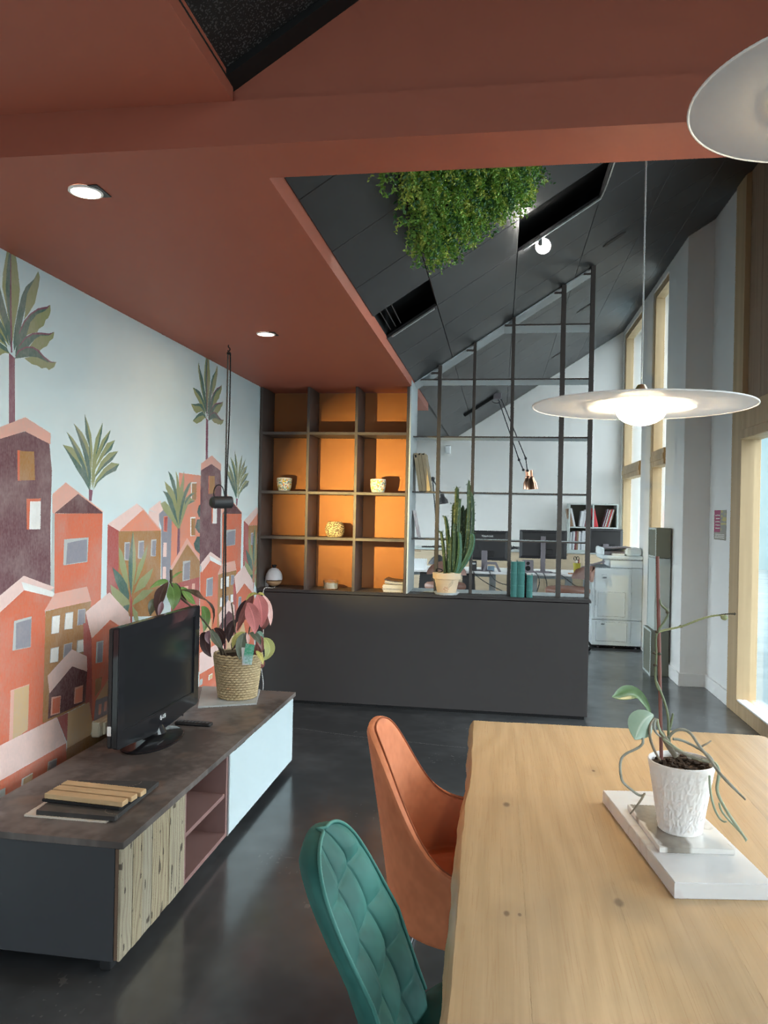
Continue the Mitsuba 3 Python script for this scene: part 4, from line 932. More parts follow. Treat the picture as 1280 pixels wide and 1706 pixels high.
def cactus_stem(pts, r, seed):
    """A four-ribbed column with toothed ribs."""
    p = np.asarray(pts, float); n = 46; t = np.linspace(0, 1, n)
    P0 = np.stack([np.interp(t, [0, 0.5, 1], p[:, c]) for c in range(3)], 1); P0 = (1 - t)[:, None] ** 2 * p[0] + 2 * (t * (1 - t))[:, None] * (2 * p[1] - 0.5 * (p[0] + p[2])) + (t ** 2)[:, None] * p[2]
    rg = np.random.default_rng(seed); ph = rg.uniform(0, PI); V = []
    for i in range(n):
        a_ = np.arange(16) * 2 * PI / 16; rr = r * (0.62 + 0.55 * np.abs(np.cos(2 * (a_))) ** 2.2) * (1 + 0.12 * (i % 2)) * (1 - 0.75 * max(0, (t[i] - 0.93) / 0.07) ** 2) * (0.82 + 0.2 * math.sin(PI * min(1, 1.2 * t[i] + 0.1)))
        V.append(P0[i] + np.stack([rr * np.cos(a_ + ph), rr * np.sin(a_ + ph), 0 * a_], 1))
    return grid_mesh(np.stack(V), close_v=True)
def cactus_leaves(pts, r, seed):
    rg = np.random.default_rng(seed); p = np.asarray(pts, float); out = []
    for q in range(40):
        t = 1 - 0.5 * rg.random() ** 1.3; c = (1 - t) ** 2 * p[0] + 2 * t * (1 - t) * (2 * p[1] - 0.5 * (p[0] + p[2])) + t * t * p[2]
        d = rg.uniform(0, 2 * PI); e = np.array([math.cos(d), math.sin(d), 0.25])
        L_ = rg.uniform(0.008, 0.018)
        out.append(tube([c + e * r * 0.8, c + e * (r * 0.9 + L_ * 0.5) + [0, 0, 0.001], c + e * (r * 0.9 + L_)], [0.0006, 0.0022, 0.0005], 4, cap=False))
    return cat_(out)
for i, (r, pts) in enumerate(STEMS):
    pts = [[q[0] * 0.99, q[1] - 0.065, H + (q[2] - H) * 0.99] for q in pts]
    sk = obj('stem', cactus_stem(pts, r * 1.08, i), 'm_cactus_blue' if i in (10, 11) else 'm_cactus', k, smooth=50)
    q = sk + '__leaflets'; scene[q] = mikit.ply(cactus_leaves(pts, r, 50 + i), 'm_cactus'); tag(q, kind='stuff')
obj('tie', tube([(PX - 0.075, PY - 0.05, ZF + 0.175), (PX - 0.055, PY - 0.07, ZF + 0.20), (PX - 0.03, PY - 0.06, ZF + 0.185), (PX - 0.05, PY - 0.055, ZF + 0.172), (PX - 0.0, PY - 0.06, ZF + 0.165)], 0.004, 7, 24), 'm_gap', k, smooth=True)
# clip lamp on its tension wire between ceiling hook and cabinet top
k = thing('pole_spotlight', 'black cylinder spotlight clipped to a thin pole between ceiling and cabinet', 'lamp')
LX, LY = -1.612, 4.38
LY = 4.40
obj('hook', tube([(LX, LY, 2.50), (LX, LY, 2.485), (LX + 0.008, LY, 2.475), (LX, LY, 2.462), (LX - 0.006, LY, 2.468)], 0.003, 7, 20), 'm_gap', k, smooth=True)
obj('clamp', mv(cylinder(0.011, 0.012, sections=16), LX, LY, 2.450), 'm_gap', k)
obj('pole', rod((LX - 0.004, LY, 2.452), (LX - 0.004, LY, 0.449), 0.0048, 10), 'm_bronze', k)
obj('cable', tube([(LX + 0.010, LY, 2.452), (LX + 0.009, LY, 1.9), (LX + 0.007, LY - 0.01, 1.60), (LX + 0.008, LY, 1.2), (LX + 0.010, LY, 0.449)], 0.004, 8, 40), 'm_gap', k, smooth=True)
LZ = 1.562
la = np.array([-1.632, LY - 0.045, LZ]); axis = np.array([0.70, 0.71, 0.02]); axis /= np.linalg.norm(axis)
def along(prof):
    m = lathe(prof, n=28); R = trimesh.geometry.align_vectors([0, 0, 1], axis); m.apply_transform(R); m.apply_translation(la); return m
obj('head', along([(0, -0.058), (0.024, -0.056), (0.034, -0.046), (0.0365, -0.03), (0.0365, 0.072), (0.033, 0.072), (0.033, 0.050), (0, 0.050)]), 'm_black', k, smooth=35)
mat('m_lens', (0.8, 0.75, 0.65), 0.2, 0.5)
obj('loop_cable', tube([la + [-0.024, -0.02, 0.030], la + [-0.030, -0.02, 0.055], la + [-0.012, -0.02, 0.098], la + [0.008, -0.012, 0.10], la + [0.024, 0.0, 0.065], la + [0.020, 0.028, 0.034]], 0.003, 8, 30), 'm_gap', k, smooth=True)
hp = la + axis * 0.052
dm = cylinder(0.024, 0.002, sections=24); dm.apply_transform(trimesh.geometry.align_vectors([0, 0, 1], axis)); dm.apply_translation(la + axis * 0.0512)
scene[k + '__bulb'] = {**mikit.ply(dm, 'm_lens'), 'emitter': {'type': 'area', 'radiance': rgb((2.0, 1.4, 0.7))}}
tgt = np.array([-0.95, 6.2, 1.58]); src = la + axis * 0.078
scene['pole_spotlight_beam'] = {'type': 'spot', 'to_world': T().look_at(origin=[float(v) for v in src], target=[float(v) for v in tgt], up=[0, 0, 1]), 'intensity': rgb((2.1, 1.6, 0.58)), 'cutoff_angle': 29.0, 'beam_width': 7.0}
# ---------------------------------------------------------------- oak table
def oak(p, n, uv):
    s_ = dr.select(p.x < 0.066, 0.0, dr.select(p.x < 0.255, 1.0, dr.select(p.x < 0.438, 2.0, dr.select(p.x < 0.70, 3.0, 4.0))))
    r = mikit.cell_rand(s_, 5, 1)
    w = fb(p.x * 3.2 + s_ * 5, p.y * 0.9, s_, octaves=3)
    ring = dr.sin((p.x * 46 + w * 11 + s_ * 3) * 2.0) * 0.5 + 0.5
    fine = fb(p.x * 190, p.y * 5.0, s_ * 4, octaves=3)
    pore = ss(0.66, 0.78, fb(p.x * 420, p.y * 9.0, 7.0, octaves=2))
    c = mx((0.365, 0.240, 0.125), (0.475, 0.335, 0.195), dr.clip(0.40 * ring + 0.55 * fine, 0, 1))
    c = mx(c, (0.53, 0.35, 0.18), 0.55 * r)
    c = mx(c, (0.36, 0.20, 0.085), 0.30 * pore)
    kn = mi.Float(0)
    for kx, ky, kr in ((0.254, 1.605, 0.013), (0.035, 2.09, 0.012), (0.03, 1.52, 0.008), (0.30, 2.42, 0.007), (0.055, 1.52, 0.005), (0.48, 1.12, 0.010)):
        d = dr.sqrt(dr.square(p.x - kx) + dr.square((p.y - ky) * 0.55))
        kn = dr.maximum(kn, 0.55 * (1 - ss(kr * 0.35, kr, d)) + 0.15 * (1 - ss(kr, kr * 6, d)))
    st = 0.30 * ss(0.48, 0.75, fb(p.x * 5, p.y * 3.5, 21.0, octaves=3)) * (1 - ss(0.10, 0.26, dr.sqrt(dr.square(p.x - 0.26) + dr.square((p.y - 1.47) * 0.7))))
    c = mx(c, (0.10, 0.055, 0.030), kn)
    return mx(c, (0.20, 0.17, 0.13), st)
mat('m_oak', oak, 0.36, 0.45)
mat('m_oak_end', lambda p, n, uv: mx((0.30, 0.15, 0.065), (0.42, 0.24, 0.11), fb(p.x * 20, p.y * 26, p.z * 60, octaves=3)), 0.6, 0.25)
tb = thing('dining_table', 'large oak table with a wavy live edge on the left', 'table')
ZTB = 0.75
edge = [(-0.080, 2.945), (-0.077, 2.82), (-0.074, 2.61), (-0.070, 2.40), (-0.068, 2.26), (-0.072, 2.15), (-0.075, 2.06), (-0.073, 1.93), (-0.071, 1.78), (-0.067, 1.60), (-0.065, 1.42), (-0.064, 1.27), (-0.066, 1.10), (-0.060, 0.95), (-0.066, 0.80), (-0.062, 0.70)]
ey = np.linspace(0.70, 2.945, 110); ex = np.interp(ey, [e[1] for e in edge][::-1], [e[0] for e in edge][::-1])
ex = ex + 0.0035 * (meshkit.fbm(np.stack([ey * 9, 0 * ey, 0 * ey], 1), 3, 3) - 0.5) * 2
jog = meshkit.fbm(np.stack([ey * 14, 0 * ey + 3, 0 * ey], 1), 3, 9) - 0.5
FAR = lambda x: 2.915 + 0.030 * (x + 0.08) / 1.05
seams = [0.066, 0.255, 0.438, 0.70]
def stave(i):
    xr = seams[i] - 0.00012 if i < 4 else None
    if i == 0:
        sec = []
        for y, x, j in zip(ey, ex, jog):
            y2 = 0.70 + (y - 0.70) * (FAR(x) - 0.70) / (2.945 - 0.70)
            sec.append([(xr, y2, ZTB - 0.048), (x - 0.010, y2, ZTB - 0.048), (x - 0.016 + 0.008 * j, y2, ZTB - 0.036), (x - 0.010 + 0.012 * j, y2, ZTB - 0.016), (x - 0.002, y2, ZTB - 0.003), (x + 0.0015, y2, ZTB), (xr, y2, ZTB)])
        P = np.array(sec); n_, k_ = P.shape[:2]
        m = grid_mesh(P, close_v=True)
        V = np.vstack([m.vertices, P[0].mean(0)[None], P[-1].mean(0)[None]]); f = list(m.faces)
        for j in range(k_):
            f += [[n_ * k_, (j + 1) % k_, j], [n_ * k_ + 1, (n_ - 1) * k_ + j, (n_ - 1) * k_ + (j + 1) % k_]]
        m = trimesh.Trimesh(V, np.array(f), process=False); m.fix_normals(); return m
    xl = seams[i - 1] + 0.00012
    if i < 4: return pr_xy(Polygon([(xl, 0.70), (xr, 0.70), (xr, FAR(xr)), (xl, FAR(xl))]), ZTB - 0.048, ZTB)
    pts = [(xl, 0.70), (0.955, 0.70)] + [(0.965 + 0.006 * math.sin(9 * t), t) for t in np.linspace(0.75, 2.88, 40)] + [(0.955, FAR(0.955) - 0.012), (0.94, FAR(0.94)), (xl, FAR(xl))]
    return pr_xy(Polygon(pts), ZTB - 0.048, ZTB)
for i in range(5): obj('stave', stave(i), 'm_oak', tb, smooth=25 if i == 0 else False)
for y in (1.02, 2.52):
    for x in (0.10, 0.80): obj('leg', cbx(x - 0.03, x + 0.03, y - 0.03, y + 0.03, 0.0, 0.70, 0.003), 'm_black', tb)
    obj('cross_bar', cbx(0.13, 0.77, y - 0.03, y + 0.03, 0.662, 0.702, 0.003), 'm_black', tb)

# marble slabs and the orchid
def marble(p, n, uv):
    v = dr.abs(fb(p.x * 6 + 3, p.y * 6, p.z * 6, octaves=4) - 0.5)
    return mx(mx((0.70, 0.67, 0.66), (0.56, 0.56, 0.56), fb(p.x * 9, p.y * 9, 2.0, octaves=4)), (0.50, 0.42, 0.40), 0.35 * (1 - ss(0.0, 0.03, v)))
mat('m_marble', marble, 0.30, 0.45)
def marble2(p, n, uv):
    d = (p.x - 0.366) + 0.135 * (p.y - 1.776) + 0.03 * (fb(p.x * 18, p.y * 18, 4.0, octaves=3) - 0.5)
    t = (1 - ss(0.068, 0.080, d)) * ss(0.006, 0.012, d)
    v = 1 - ss(0.0, 0.035, dr.abs(fb(p.x * 12, p.y * 8, 6.0, octaves=4) - 0.5))
    c = mx((0.62, 0.58, 0.54), (0.70, 0.68, 0.65), fb(p.x * 9, p.y * 9, 1.0, octaves=3))
    br = mx((0.13, 0.105, 0.085), (0.34, 0.30, 0.25), fb(p.x * 28, p.y * 22, 3.0, octaves=4))
    return mx(mx(c, (0.34, 0.29, 0.25), 0.35 * v), br, t)
mat('m_marble_brown', marble2, 0.10, 0.6)
def chprism(pts, z0, z1, c=0.002):
    g = Polygon(pts); gi = g.buffer(-c, join_style=2)
    a_ = np.array(g.exterior.coords)[:-1]; b_ = np.array(gi.exterior.coords)[:-1]
    return trimesh.convex.convex_hull(np.vstack([np.c_[b_, np.full(len(b_), z0)], np.c_[a_, np.full(len(a_), z0 + c)], np.c_[a_, np.full(len(a_), z1 - c)], np.c_[b_, np.full(len(b_), z1)]]))
solo('marble_slab', chprism([(0.368, 1.641), (0.570, 1.672), (0.497, 2.187), (0.293, 2.157)], ZTB, ZTB + 0.034), 'm_marble', 'thick white marble slab lying on the oak table', 'slab')
solo('marble_tile', chprism([(0.366, 1.780), (0.530, 1.800), (0.497, 2.048), (0.337, 2.030)], ZTB + 0.034, ZTB + 0.046, 0.001), 'm_marble_brown', 'polished brown-and-white marble tile under the orchid pot', 'tile')
k = thing('orchid', 'leggy orchid with two leaves and long bare roots in a white bark-textured pot', 'plant')
ZP = ZTB + 0.046; OX, OY = 0.434, 1.893
def barkh(p):
    q = np.stack([np.arctan2(p[:, 1] - OY, p[:, 0] - OX) * 14, (p[:, 2] - 0.7) * 24 + 0.37, 0 * p[:, 0] + 0.5], 1)
    f_ = meshkit.fbm(q * [2.2, 1.6, 1], 4, 6); return np.abs(f_ - 0.5)
def potmesh():
    prof = [(0, 0), (0.046, 0), (0.0495, 0.003)] + [(0.0495 + 0.0235 * t + 0.002 * t * t, 0.003 + 0.157 * t) for t in np.linspace(0.01, 1, 90)] + [(0.0735, 0.1625), (0.0715, 0.1625), (0.068, 0.150), (0.055, 0.10), (0, 0.10)]
    pr = np.array(prof); n = 160; a_ = np.linspace(0, 2 * PI, n, endpoint=False)
    P = np.stack([OX + pr[None, :, 0] * np.cos(a_[:, None]), OY + pr[None, :, 0] * np.sin(a_[:, None]), ZP + np.tile(pr[:, 1], (n, 1))], -1)
    v = P.reshape(-1, 3); h = barkh(v).reshape(n, -1); w = np.zeros(len(pr)); w[3:92] = 1; w[3:8] = np.linspace(0, 1, 5); w[86:92] = np.linspace(1, 0, 6)
    disp = -0.0024 * np.clip(1 - h / 0.10, 0, 1) * w
    P[..., 0] += disp * np.cos(a_[:, None]); P[..., 1] += disp * np.sin(a_[:, None])
    return grid_mesh(P, close_u=True)
mat('m_pot_white', (0.76, 0.72, 0.69), 0.45, 0.35)
pk = obj('pot', potmesh(), 'm_pot_white', k, smooth=40, label='white tapered pot with bark-like relief')
mat('m_bark', lambda p, n, uv: mx((0.020, 0.014, 0.010), (0.085, 0.055, 0.038), nz(p.x * 160, p.y * 160, p.z * 160)), 0.85, 0.15)
obj('soil', mv(cylinder(0.0675, 0.02, sections=30), OX, OY, ZP + 0.138), 'm_bark', k)
rg = np.random.default_rng(3); ch = []
for q in range(70):
    r_, a_ = 0.062 * math.sqrt(rg.random()), rg.uniform(0, 2 * PI)
    b_ = cbx(-rg.uniform(.004, .011), rg.uniform(.004, .011), -rg.uniform(.003, .006), .004, -.003, .003, .001)
    b_ = rot(rotz(b_, rg.uniform(0, 360)), rg.uniform(-40, 40), [1, 0, 0]); ch.append(mv(b_, OX + r_ * math.cos(a_), OY + r_ * math.sin(a_), ZP + 0.150 + rg.uniform(-.002, .005)))
obj('bark_chips', cat_(ch), 'm_bark', k, kind='stuff')
ORCH = {
'leaf1': [[0.366, 1.89, 1.052], [0.351, 1.9, 1.083], [0.328, 1.9, 1.105], [0.297, 1.88, 1.105], [0.269, 1.86, 1.105]],
'leaf2': [[0.367, 1.88, 1.063], [0.344, 1.86, 1.056], [0.327, 1.84, 1.038], [0.316, 1.82, 1.02]],
'rootA': [[0.334, 1.83, 1.021], [0.328, 1.83, 1.001], [0.292, 1.83, 0.977], [0.286, 1.83, 0.948], [0.293, 1.83, 0.918], [0.309, 1.83, 0.904], [0.332, 1.83, 0.89], [0.341, 1.83, 0.895]],
'rootA2': [[0.341, 1.83, 0.895], [0.328, 1.81, 0.884], [0.305, 1.8, 0.857]],
'rootB': [[0.368, 1.88, 1.055], [0.352, 1.84, 1.025], [0.358, 1.83, 1.001], [0.378, 1.85, 0.968]],
'rootC': [[0.403, 1.88, 1.014], [0.428, 1.86, 1.038], [0.442, 1.85, 1.034], [0.453, 1.83, 1.018], [0.472, 1.8, 0.993], [0.483, 1.77, 0.976], [0.505, 1.75, 0.953], [0.528, 1.73, 0.932]],
'rootD': [[0.39, 1.88, 1.008], [0.413, 1.86, 0.995], [0.441, 1.84, 0.984], [0.473, 1.82, 0.981], [0.485, 1.8, 0.983], [0.49, 1.79, 0.97], [0.484, 1.78, 0.936], [0.492, 1.77, 0.908], [0.512, 1.75, 0.875], [0.536, 1.74, 0.843]],
'rootE': [[0.416, 1.9, 1.004], [0.443, 1.9, 1.0], [0.471, 1.88, 0.99], [0.485, 1.85, 0.984], [0.499, 1.84, 0.96]],
'rootF': [[0.481, 1.83, 0.946], [0.479, 1.81, 0.914], [0.485, 1.79, 0.881], [0.495, 1.78, 0.866], [0.502, 1.77, 0.868]],
'rootG': [[0.471, 1.9, 0.987], [0.487, 1.9, 0.995], [0.504, 1.91, 1.003]],
'rootH': [[0.495, 1.8, 0.897], [0.503, 1.79, 0.875], [0.53, 1.77, 0.848], [0.54, 1.76, 0.831]],
'rootI': [[0.413, 1.86, 0.99], [0.441, 1.83, 0.987], [0.475, 1.81, 0.982]],
'rootJ': [[0.372, 1.88, 1.055], [0.368, 1.87, 1.032], [0.382, 1.87, 1.016]],
'rootK': [[0.38, 1.9, 1.048], [0.381, 1.88, 1.03], [0.392, 1.88, 1.014]],
'rhiz': [[0.386, 1.89, 1.022], [0.404, 1.88, 0.992], [0.418, 1.87, 0.97]],
'spike0': [[0.408, 1.9, 0.992], [0.405, 1.9, 1.038], [0.402, 1.9, 1.066], [0.386, 1.9, 1.114], [0.372, 1.9, 1.145]],
'bud': [[0.409, 1.91, 1.023], [0.414, 1.91, 1.044], [0.417, 1.91, 1.062]],
'spike': [[0.382, 1.9, 1.118], [0.373, 1.9, 1.155], [0.374, 1.9, 1.212], [0.375, 1.9, 1.251], [0.399, 1.9, 1.302], [0.393, 1.9, 1.31], [0.38, 1.9, 1.332]],
'spike2': [[0.376, 1.9, 1.253], [0.396, 1.9, 1.261], [0.426, 1.89, 1.271], [0.462, 1.88, 1.289], [0.501, 1.87, 1.303], [0.512, 1.86, 1.303]],
'spike3': [[0.501, 1.87, 1.303], [0.519, 1.86, 1.308], [0.536, 1.86, 1.309]],
'nodes': [[0.375, 1.9, 1.255], [0.37, 1.9, 1.204], [0.381, 1.9, 1.203], [0.372, 1.9, 1.176], [0.398, 1.9, 1.302], [0.428, 1.9, 1.27]],
'stake': [[0.374, 1.905, 1.433], [0.384, 1.905, 1.155]],
}
mat('m_orchid_leaf', lambda p, n, uv: mx((0.065, 0.130, 0.040), (0.12, 0.20, 0.085), fb(p.x * 40, p.y * 40, p.z * 40, octaves=3)), 0.32, 0.5)
mat('m_orchid_leaf_pale', lambda p, n, uv: mx(mx((0.19, 0.27, 0.19), (0.27, 0.34, 0.25), fb(p.x * 50, p.y * 50, p.z * 30, octaves=3)), (0.37, 0.42, 0.33), 1 - ss(0.02, 0.06, dr.abs(uv.x - 0.5))), 0.32, 0.5)
def root(p, n, uv): return mx((0.17, 0.165, 0.125), (0.40, 0.41, 0.36), fb(p.x * 45, p.y * 45, p.z * 45, octaves=3))
mat('m_root', root, 0.55, 0.3); mat('m_root_green', lambda p, n, uv: mx((0.24, 0.28, 0.17), (0.42, 0.47, 0.36), fb(p.x * 30, p.y * 30, p.z * 30, octaves=3)), 0.5, 0.3)
mat('m_root_brown', lambda p, n, uv: mx((0.13, 0.10, 0.07), (0.28, 0.24, 0.18), fb(p.x * 45, p.y * 45, p.z * 45, octaves=3)), 0.55, 0.3)
mat('m_spike', lambda p, n, uv: mx((0.10, 0.125, 0.070), (0.19, 0.22, 0.12), fb(p.x * 60, p.y * 60, p.z * 30, octaves=2)), 0.45, 0.4)
mat('m_stake', (0.22, 0.085, 0.070), 0.45, 0.4); mat('m_node', (0.07, 0.06, 0.04), 0.5, 0.3); mat('m_budgreen', (0.30, 0.33, 0.17), 0.45, 0.4)
put_leaf(k, ORCH['leaf1'], 0.040, 'm_orchid_leaf', 1, fold=0.35, side=(0.25, -0.55, 0.8), peak=0.62, n=18)
put_leaf(k, ORCH['leaf2'], 0.062, 'm_orchid_leaf_pale', 2, fold=-0.15, side=(0.2, -0.85, 0.35), peak=0.5, n=18)
for nm, r_, m_ in (('rootA', .0030, 'm_root'), ('rootA2', .0026, 'm_root_brown'), ('rootB', .0032, 'm_root_brown'), ('rootC', .0034, 'm_root'), ('rootD', .0034, 'm_root_green'), ('rootE', .0032, 'm_root'), ('rootF', .0026, 'm_root_green'), ('rootG', .0024, 'm_root_brown'), ('rootH', .0024, 'm_root_green'), ('rootI', .0032, 'm_root'), ('rootJ', .0034, 'm_root'), ('rootK', .0032, 'm_root_green')):
    p_ = ORCH[nm]; obj('root', tube(p_, [r_] * (len(p_) - 1) + [r_ * 0.6], 9, 14 * len(p_) if len(p_) > 2 else None), m_, k, smooth=True)
obj('rhizome', tube(ORCH['rhiz'], [.006, .008, .006], 9, 14), 'm_root_brown', k, smooth=True)
obj('spike', tube(ORCH['spike0'], [.0035, .003, .003, .0028, .0026], 8, 40), 'm_spike', k, smooth=True)
obj('spike', tube(ORCH['spike'], [.0028, .0026, .0026, .0026, .0024, .0028, .002], 8, 60), 'm_spike', k, smooth=True)
obj('side_shoot', tube(ORCH['spike2'], [.0026, .0026, .0024, .0024, .0022, .002], 8, 50), 'm_budgreen', k, smooth=True)
obj('side_shoot', tube(ORCH['spike3'], [.0014, .0013, .0022], 7, 16), 'm_node', k, smooth=True)
m = icosphere(2, 0.0065); m.apply_scale((1.25, 1, 1)); obj('bud', mv(m, *[float(a) + b for a, b in zip(ORCH['spike2'][-1], (0.002, 0, -0.003))]), 'm_budgreen', k, smooth=True)
m = icosphere(1, 0.003); obj('bud', mv(m, *ORCH['spike3'][-1]), 'm_node', k, smooth=True)
obj('young_shoot', tube(ORCH['bud'], [.0034, .0032, .0022], 8, 12), 'm_spike', k, smooth=True)
for nd in ORCH['nodes']: m = icosphere(1, 0.0042); m.apply_scale((1.2, 1, 0.8)); obj('node', mv(m, *nd), 'm_node', k, smooth=True)
obj('stake', tube([(0.374, 1.908, 1.433), (0.3815, 1.908, 1.23), (0.392, 1.905, 0.945)], [.0040, .0042, .0042], 10), 'm_stake', k, smooth=True, label='thin reddish plant stake')

# ---------------------------------------------------------------- chairs
def suede(c1, c2):
    def fn(p, n, uv):
        a = fb(p.x * 6, p.y * 6, p.z * 4, octaves=4); b = fb(p.x * 60, p.y * 60, p.z * 40, octaves=2)
        return mx(c1, c2, ss(0.30, 0.70, a * 0.8 + b * 0.2))
    return fn
mat('m_orange', suede((0.43, 0.135, 0.060), (0.56, 0.20, 0.095)), 0.65, 0.25, sheen=0.6)
mat('m_orange_stitch', (0.30, 0.09, 0.04), 0.6, 0.2)
ch = thing('orange_chair', 'orange suede tub chair drawn up to the oak table', 'chair')
CX, CY = -0.105, 2.225
def tub(off):
    """Rows from the seat centre over the rim; off = 0 inner skin, 1 outer skin."""
    th = np.linspace(-PI, PI, 97)[:-1]; rows = []
    A = np.abs(th); deg = np.degrees(A)
    h = np.where(deg < 100, 0.595 + 0.312 * np.exp(-(deg / 66.0) ** 4), 0.0)
    hf = 0.480 + (0.595 - 0.480) * np.clip((180 - deg) / 80, 0, 1) ** 0.9 * (3 - 2 * np.clip((180 - deg) / 80, 0, 1) ** 0.9) / 1.0 * 1.0
    h = np.where(deg < 100, h, np.minimum(hf, 0.597))
    front = (1 - np.cos(th)) / 2                     # 0 back, 1 front
    r0 = 0.160 + 0.10 * front + 0.05 * np.sin(A) ** 2
    r1 = np.where(deg < 90, 0.235 + 0.045 * np.sin(A) ** 2, 0.235 + 0.045 * np.sin(A) ** 2 + 0.055 * front * (1 - np.sin(A) ** 2))
    dx, dy = -np.cos(th), np.sin(th)
    zb = 0.455
    if off == 0:
        for s in (0.0, 0.3, 0.6, 0.85, 0.97): rows.append((s * r0, zb + 0.012 * (1 - s * s) * (1 if s < 0.9 else 0.6)))
        for s in np.linspace(0.03, 1, 22):
            g = s ** 1.25
            rows.append((r0 + (r1 - r0) * g, zb + (h - zb) * s ** 1.12))
        rows.append((r1 + 0.010, h + 0.006)); rows.append((r1 + 0.022, h + 0.004))
    else:
        for s in np.linspace(1, 0.0, 18):
            g = s ** 1.25
            rows.append((r0 + (r1 - r0) * g + 0.026, (0.425 + (h - 0.008 - 0.425) * s ** 1.12)))
        for s in (0.92, 0.75, 0.4, 0.0): rows.append((s * (r0 + 0.02), 0.425 - 0.035 * (1 - s ** 2) - 0.008))
    return np.stack([np.stack([CX + np.broadcast_to(r_, th.shape) * dx, CY + np.broadcast_to(r_, th.shape) * dy, np.broadcast_to(z, th.shape)], 1) for r_, z in rows])
P = np.concatenate([tub(0), tub(1)]); m = grid_mesh(P, close_v=True)
CHROT = 4
m.fix_normals(); obj('shell', rotz(m, CHROT, (CX, CY, 0)), 'm_orange', ch, smooth=50, label='one-piece orange suede shell')
Pr = tub(0)[-3]; ring_ = np.vstack([Pr + [0, 0, 0.003], Pr[:1] + [0, 0, 0.003]])
obj('seam', rotz(tube(ring_[12:85], 0.0022, 6), CHROT, (CX, CY, 0)), 'm_orange_stitch', ch, smooth=True)
obj('cushion', rotz(lathe([(0, 0.455), (0.155, 0.455), (0.175, 0.464), (0.172, 0.478), (0.14, 0.486), (0, 0.490)], (CX + 0.03, CY, 0), 48), CHROT, (CX, CY, 0)), 'm_orange', ch, smooth=50)
mat('m_leg_dark', (0.10, 0.10, 0.105), 0.18, 0.6, metal=0.8)
for sx, sy in ((-1, -1), (-1, 1), (1, -1), (1, 1)):
    obj('leg', rod((CX + 0.09 * sx, CY + 0.09 * sy, 0.41), (CX + 0.21 * sx, CY + 0.21 * sy, 0.0), 0.012, 14), 'm_leg_dark', ch, smooth=40)

def velvet(p, n, uv):
    a = fb(p.x * 9, p.y * 9, p.z * 7, octaves=4)
    return mx((0.014, 0.078, 0.068), (0.030, 0.140, 0.120), ss(0.3, 0.7, a))
mat('m_green', velvet, 0.6, 0.3, sheen=0.9)
mat('m_green_pipe', (0.05, 0.18, 0.155), 0.5, 0.3, sheen=0.6)
gc = thing('green_chair', 'teal velvet chair with a tufted back next to the oak table', 'chair')
GY = 1.50
gr_ = lambda m: m
def gback():
    nu, nv = 91, 121; u = np.linspace(-1, 1, nu); tt = np.linspace(0, 1, nv); z = 0.44 + (0.893 - 0.44) * (1 - (1 - tt) ** 1.7); F_, B_ = [], []
    for zi in z:
        t = np.clip((zi - 0.66) / (0.893 - 0.66), 0, 1)
        w = (0.170 - 0.012 * t) * max(0.004, 1 - t ** 4.5) ** 0.5
        xc = -0.148 - 0.165 * ((zi - 0.44) / 0.45) ** 0.92 - 0.03 * t
        y = GY + u * w + 0.02 * (0.70 - zi)
        wrap = 0.030 * np.abs(u) ** 2.2 * (1 - 0.6 * t)
        un = (u + 1) / 2 * 3; vn = (zi - 0.893) / 0.088
        cell = (np.abs(np.sin(PI * un)) ** 0.36) * (abs(math.sin(PI * vn)) ** 0.36)
        edge_ = np.clip((1 - np.abs(u)) / 0.30, 0, 1) ** 0.7 * min(1.0, (0.894 - zi) / 0.06) ** 0.8
        F_.append(np.stack([xc + wrap + (0.023 * cell + 0.004) * edge_, y, np.full(nu, zi)], 1))
        B_.append(np.stack([xc + wrap - 0.008 - 0.030 * np.clip((1 - np.abs(u)) / 0.25, 0, 1) ** 0.5 * min(1.0, (0.894 - zi) / 0.03) ** 0.5, y, np.full(nu, zi)], 1))
    return np.array(F_), np.array(B_)
Fg, Bg = gback()
P = np.concatenate([Fg, Bg[:, ::-1]], 1)
m = grid_mesh(P, close_v=True); nvv, nuu = P.shape[:2]
top = [(nvv - 1) * nuu + j for j in range(nuu)]; f = list(m.faces)
half = nuu // 2
for j in range(half - 1): f += [[top[j], top[j + 1], top[nuu - 2 - j]], [top[j], top[nuu - 2 - j], top[nuu - 1 - j]]]
bot = list(range(nuu))
for j in range(half - 1): f += [[bot[j + 1], bot[j], bot[nuu - 1 - j]], [bot[j + 1], bot[nuu - 1 - j], bot[nuu - 2 - j]]]
m = trimesh.Trimesh(m.vertices, np.array(f), process=False); m.fix_normals()
obj('backrest', gr_(m), 'm_green', gc, smooth=55, label='backrest quilted in squares')
e1 = np.array([Fg[i, 0] + [0.003, 0, 0.001] for i in range(8, 120)]); e2 = np.array([Fg[i, -1] + [0.003, 0, 0.001] for i in range(119, 7, -1)])
obj('piping', tube(np.vstack([e1, [Fg[-1, 45]], e2]), 0.0038, 8), 'm_green_pipe', gc, smooth=True)
def seat_pad():
    pts = []
    a_ = np.linspace(0, 2 * PI, 64, endpoint=False); rows = []
    for s, z in ((0.0, 0.492), (0.5, 0.491), (0.8, 0.488), (0.93, 0.480), (1.0, 0.462), (1.0, 0.440), (0.94, 0.418), (0.6, 0.410), (0.0, 0.410)):
        c_, s_ = np.cos(a_), np.sin(a_); ee = 0.45
        rows.append(np.stack([0.06 + s * 0.215 * np.sign(c_) * np.abs(c_) ** ee, GY + 0.035 + s * 0.230 * np.sign(s_) * np.abs(s_) ** ee, np.full(64, z)], 1))
    return grid_mesh(np.stack(rows), close_v=True)
m = seat_pad(); m.fix_normals(); obj('seat', gr_(m), 'm_green', gc, smooth=50)
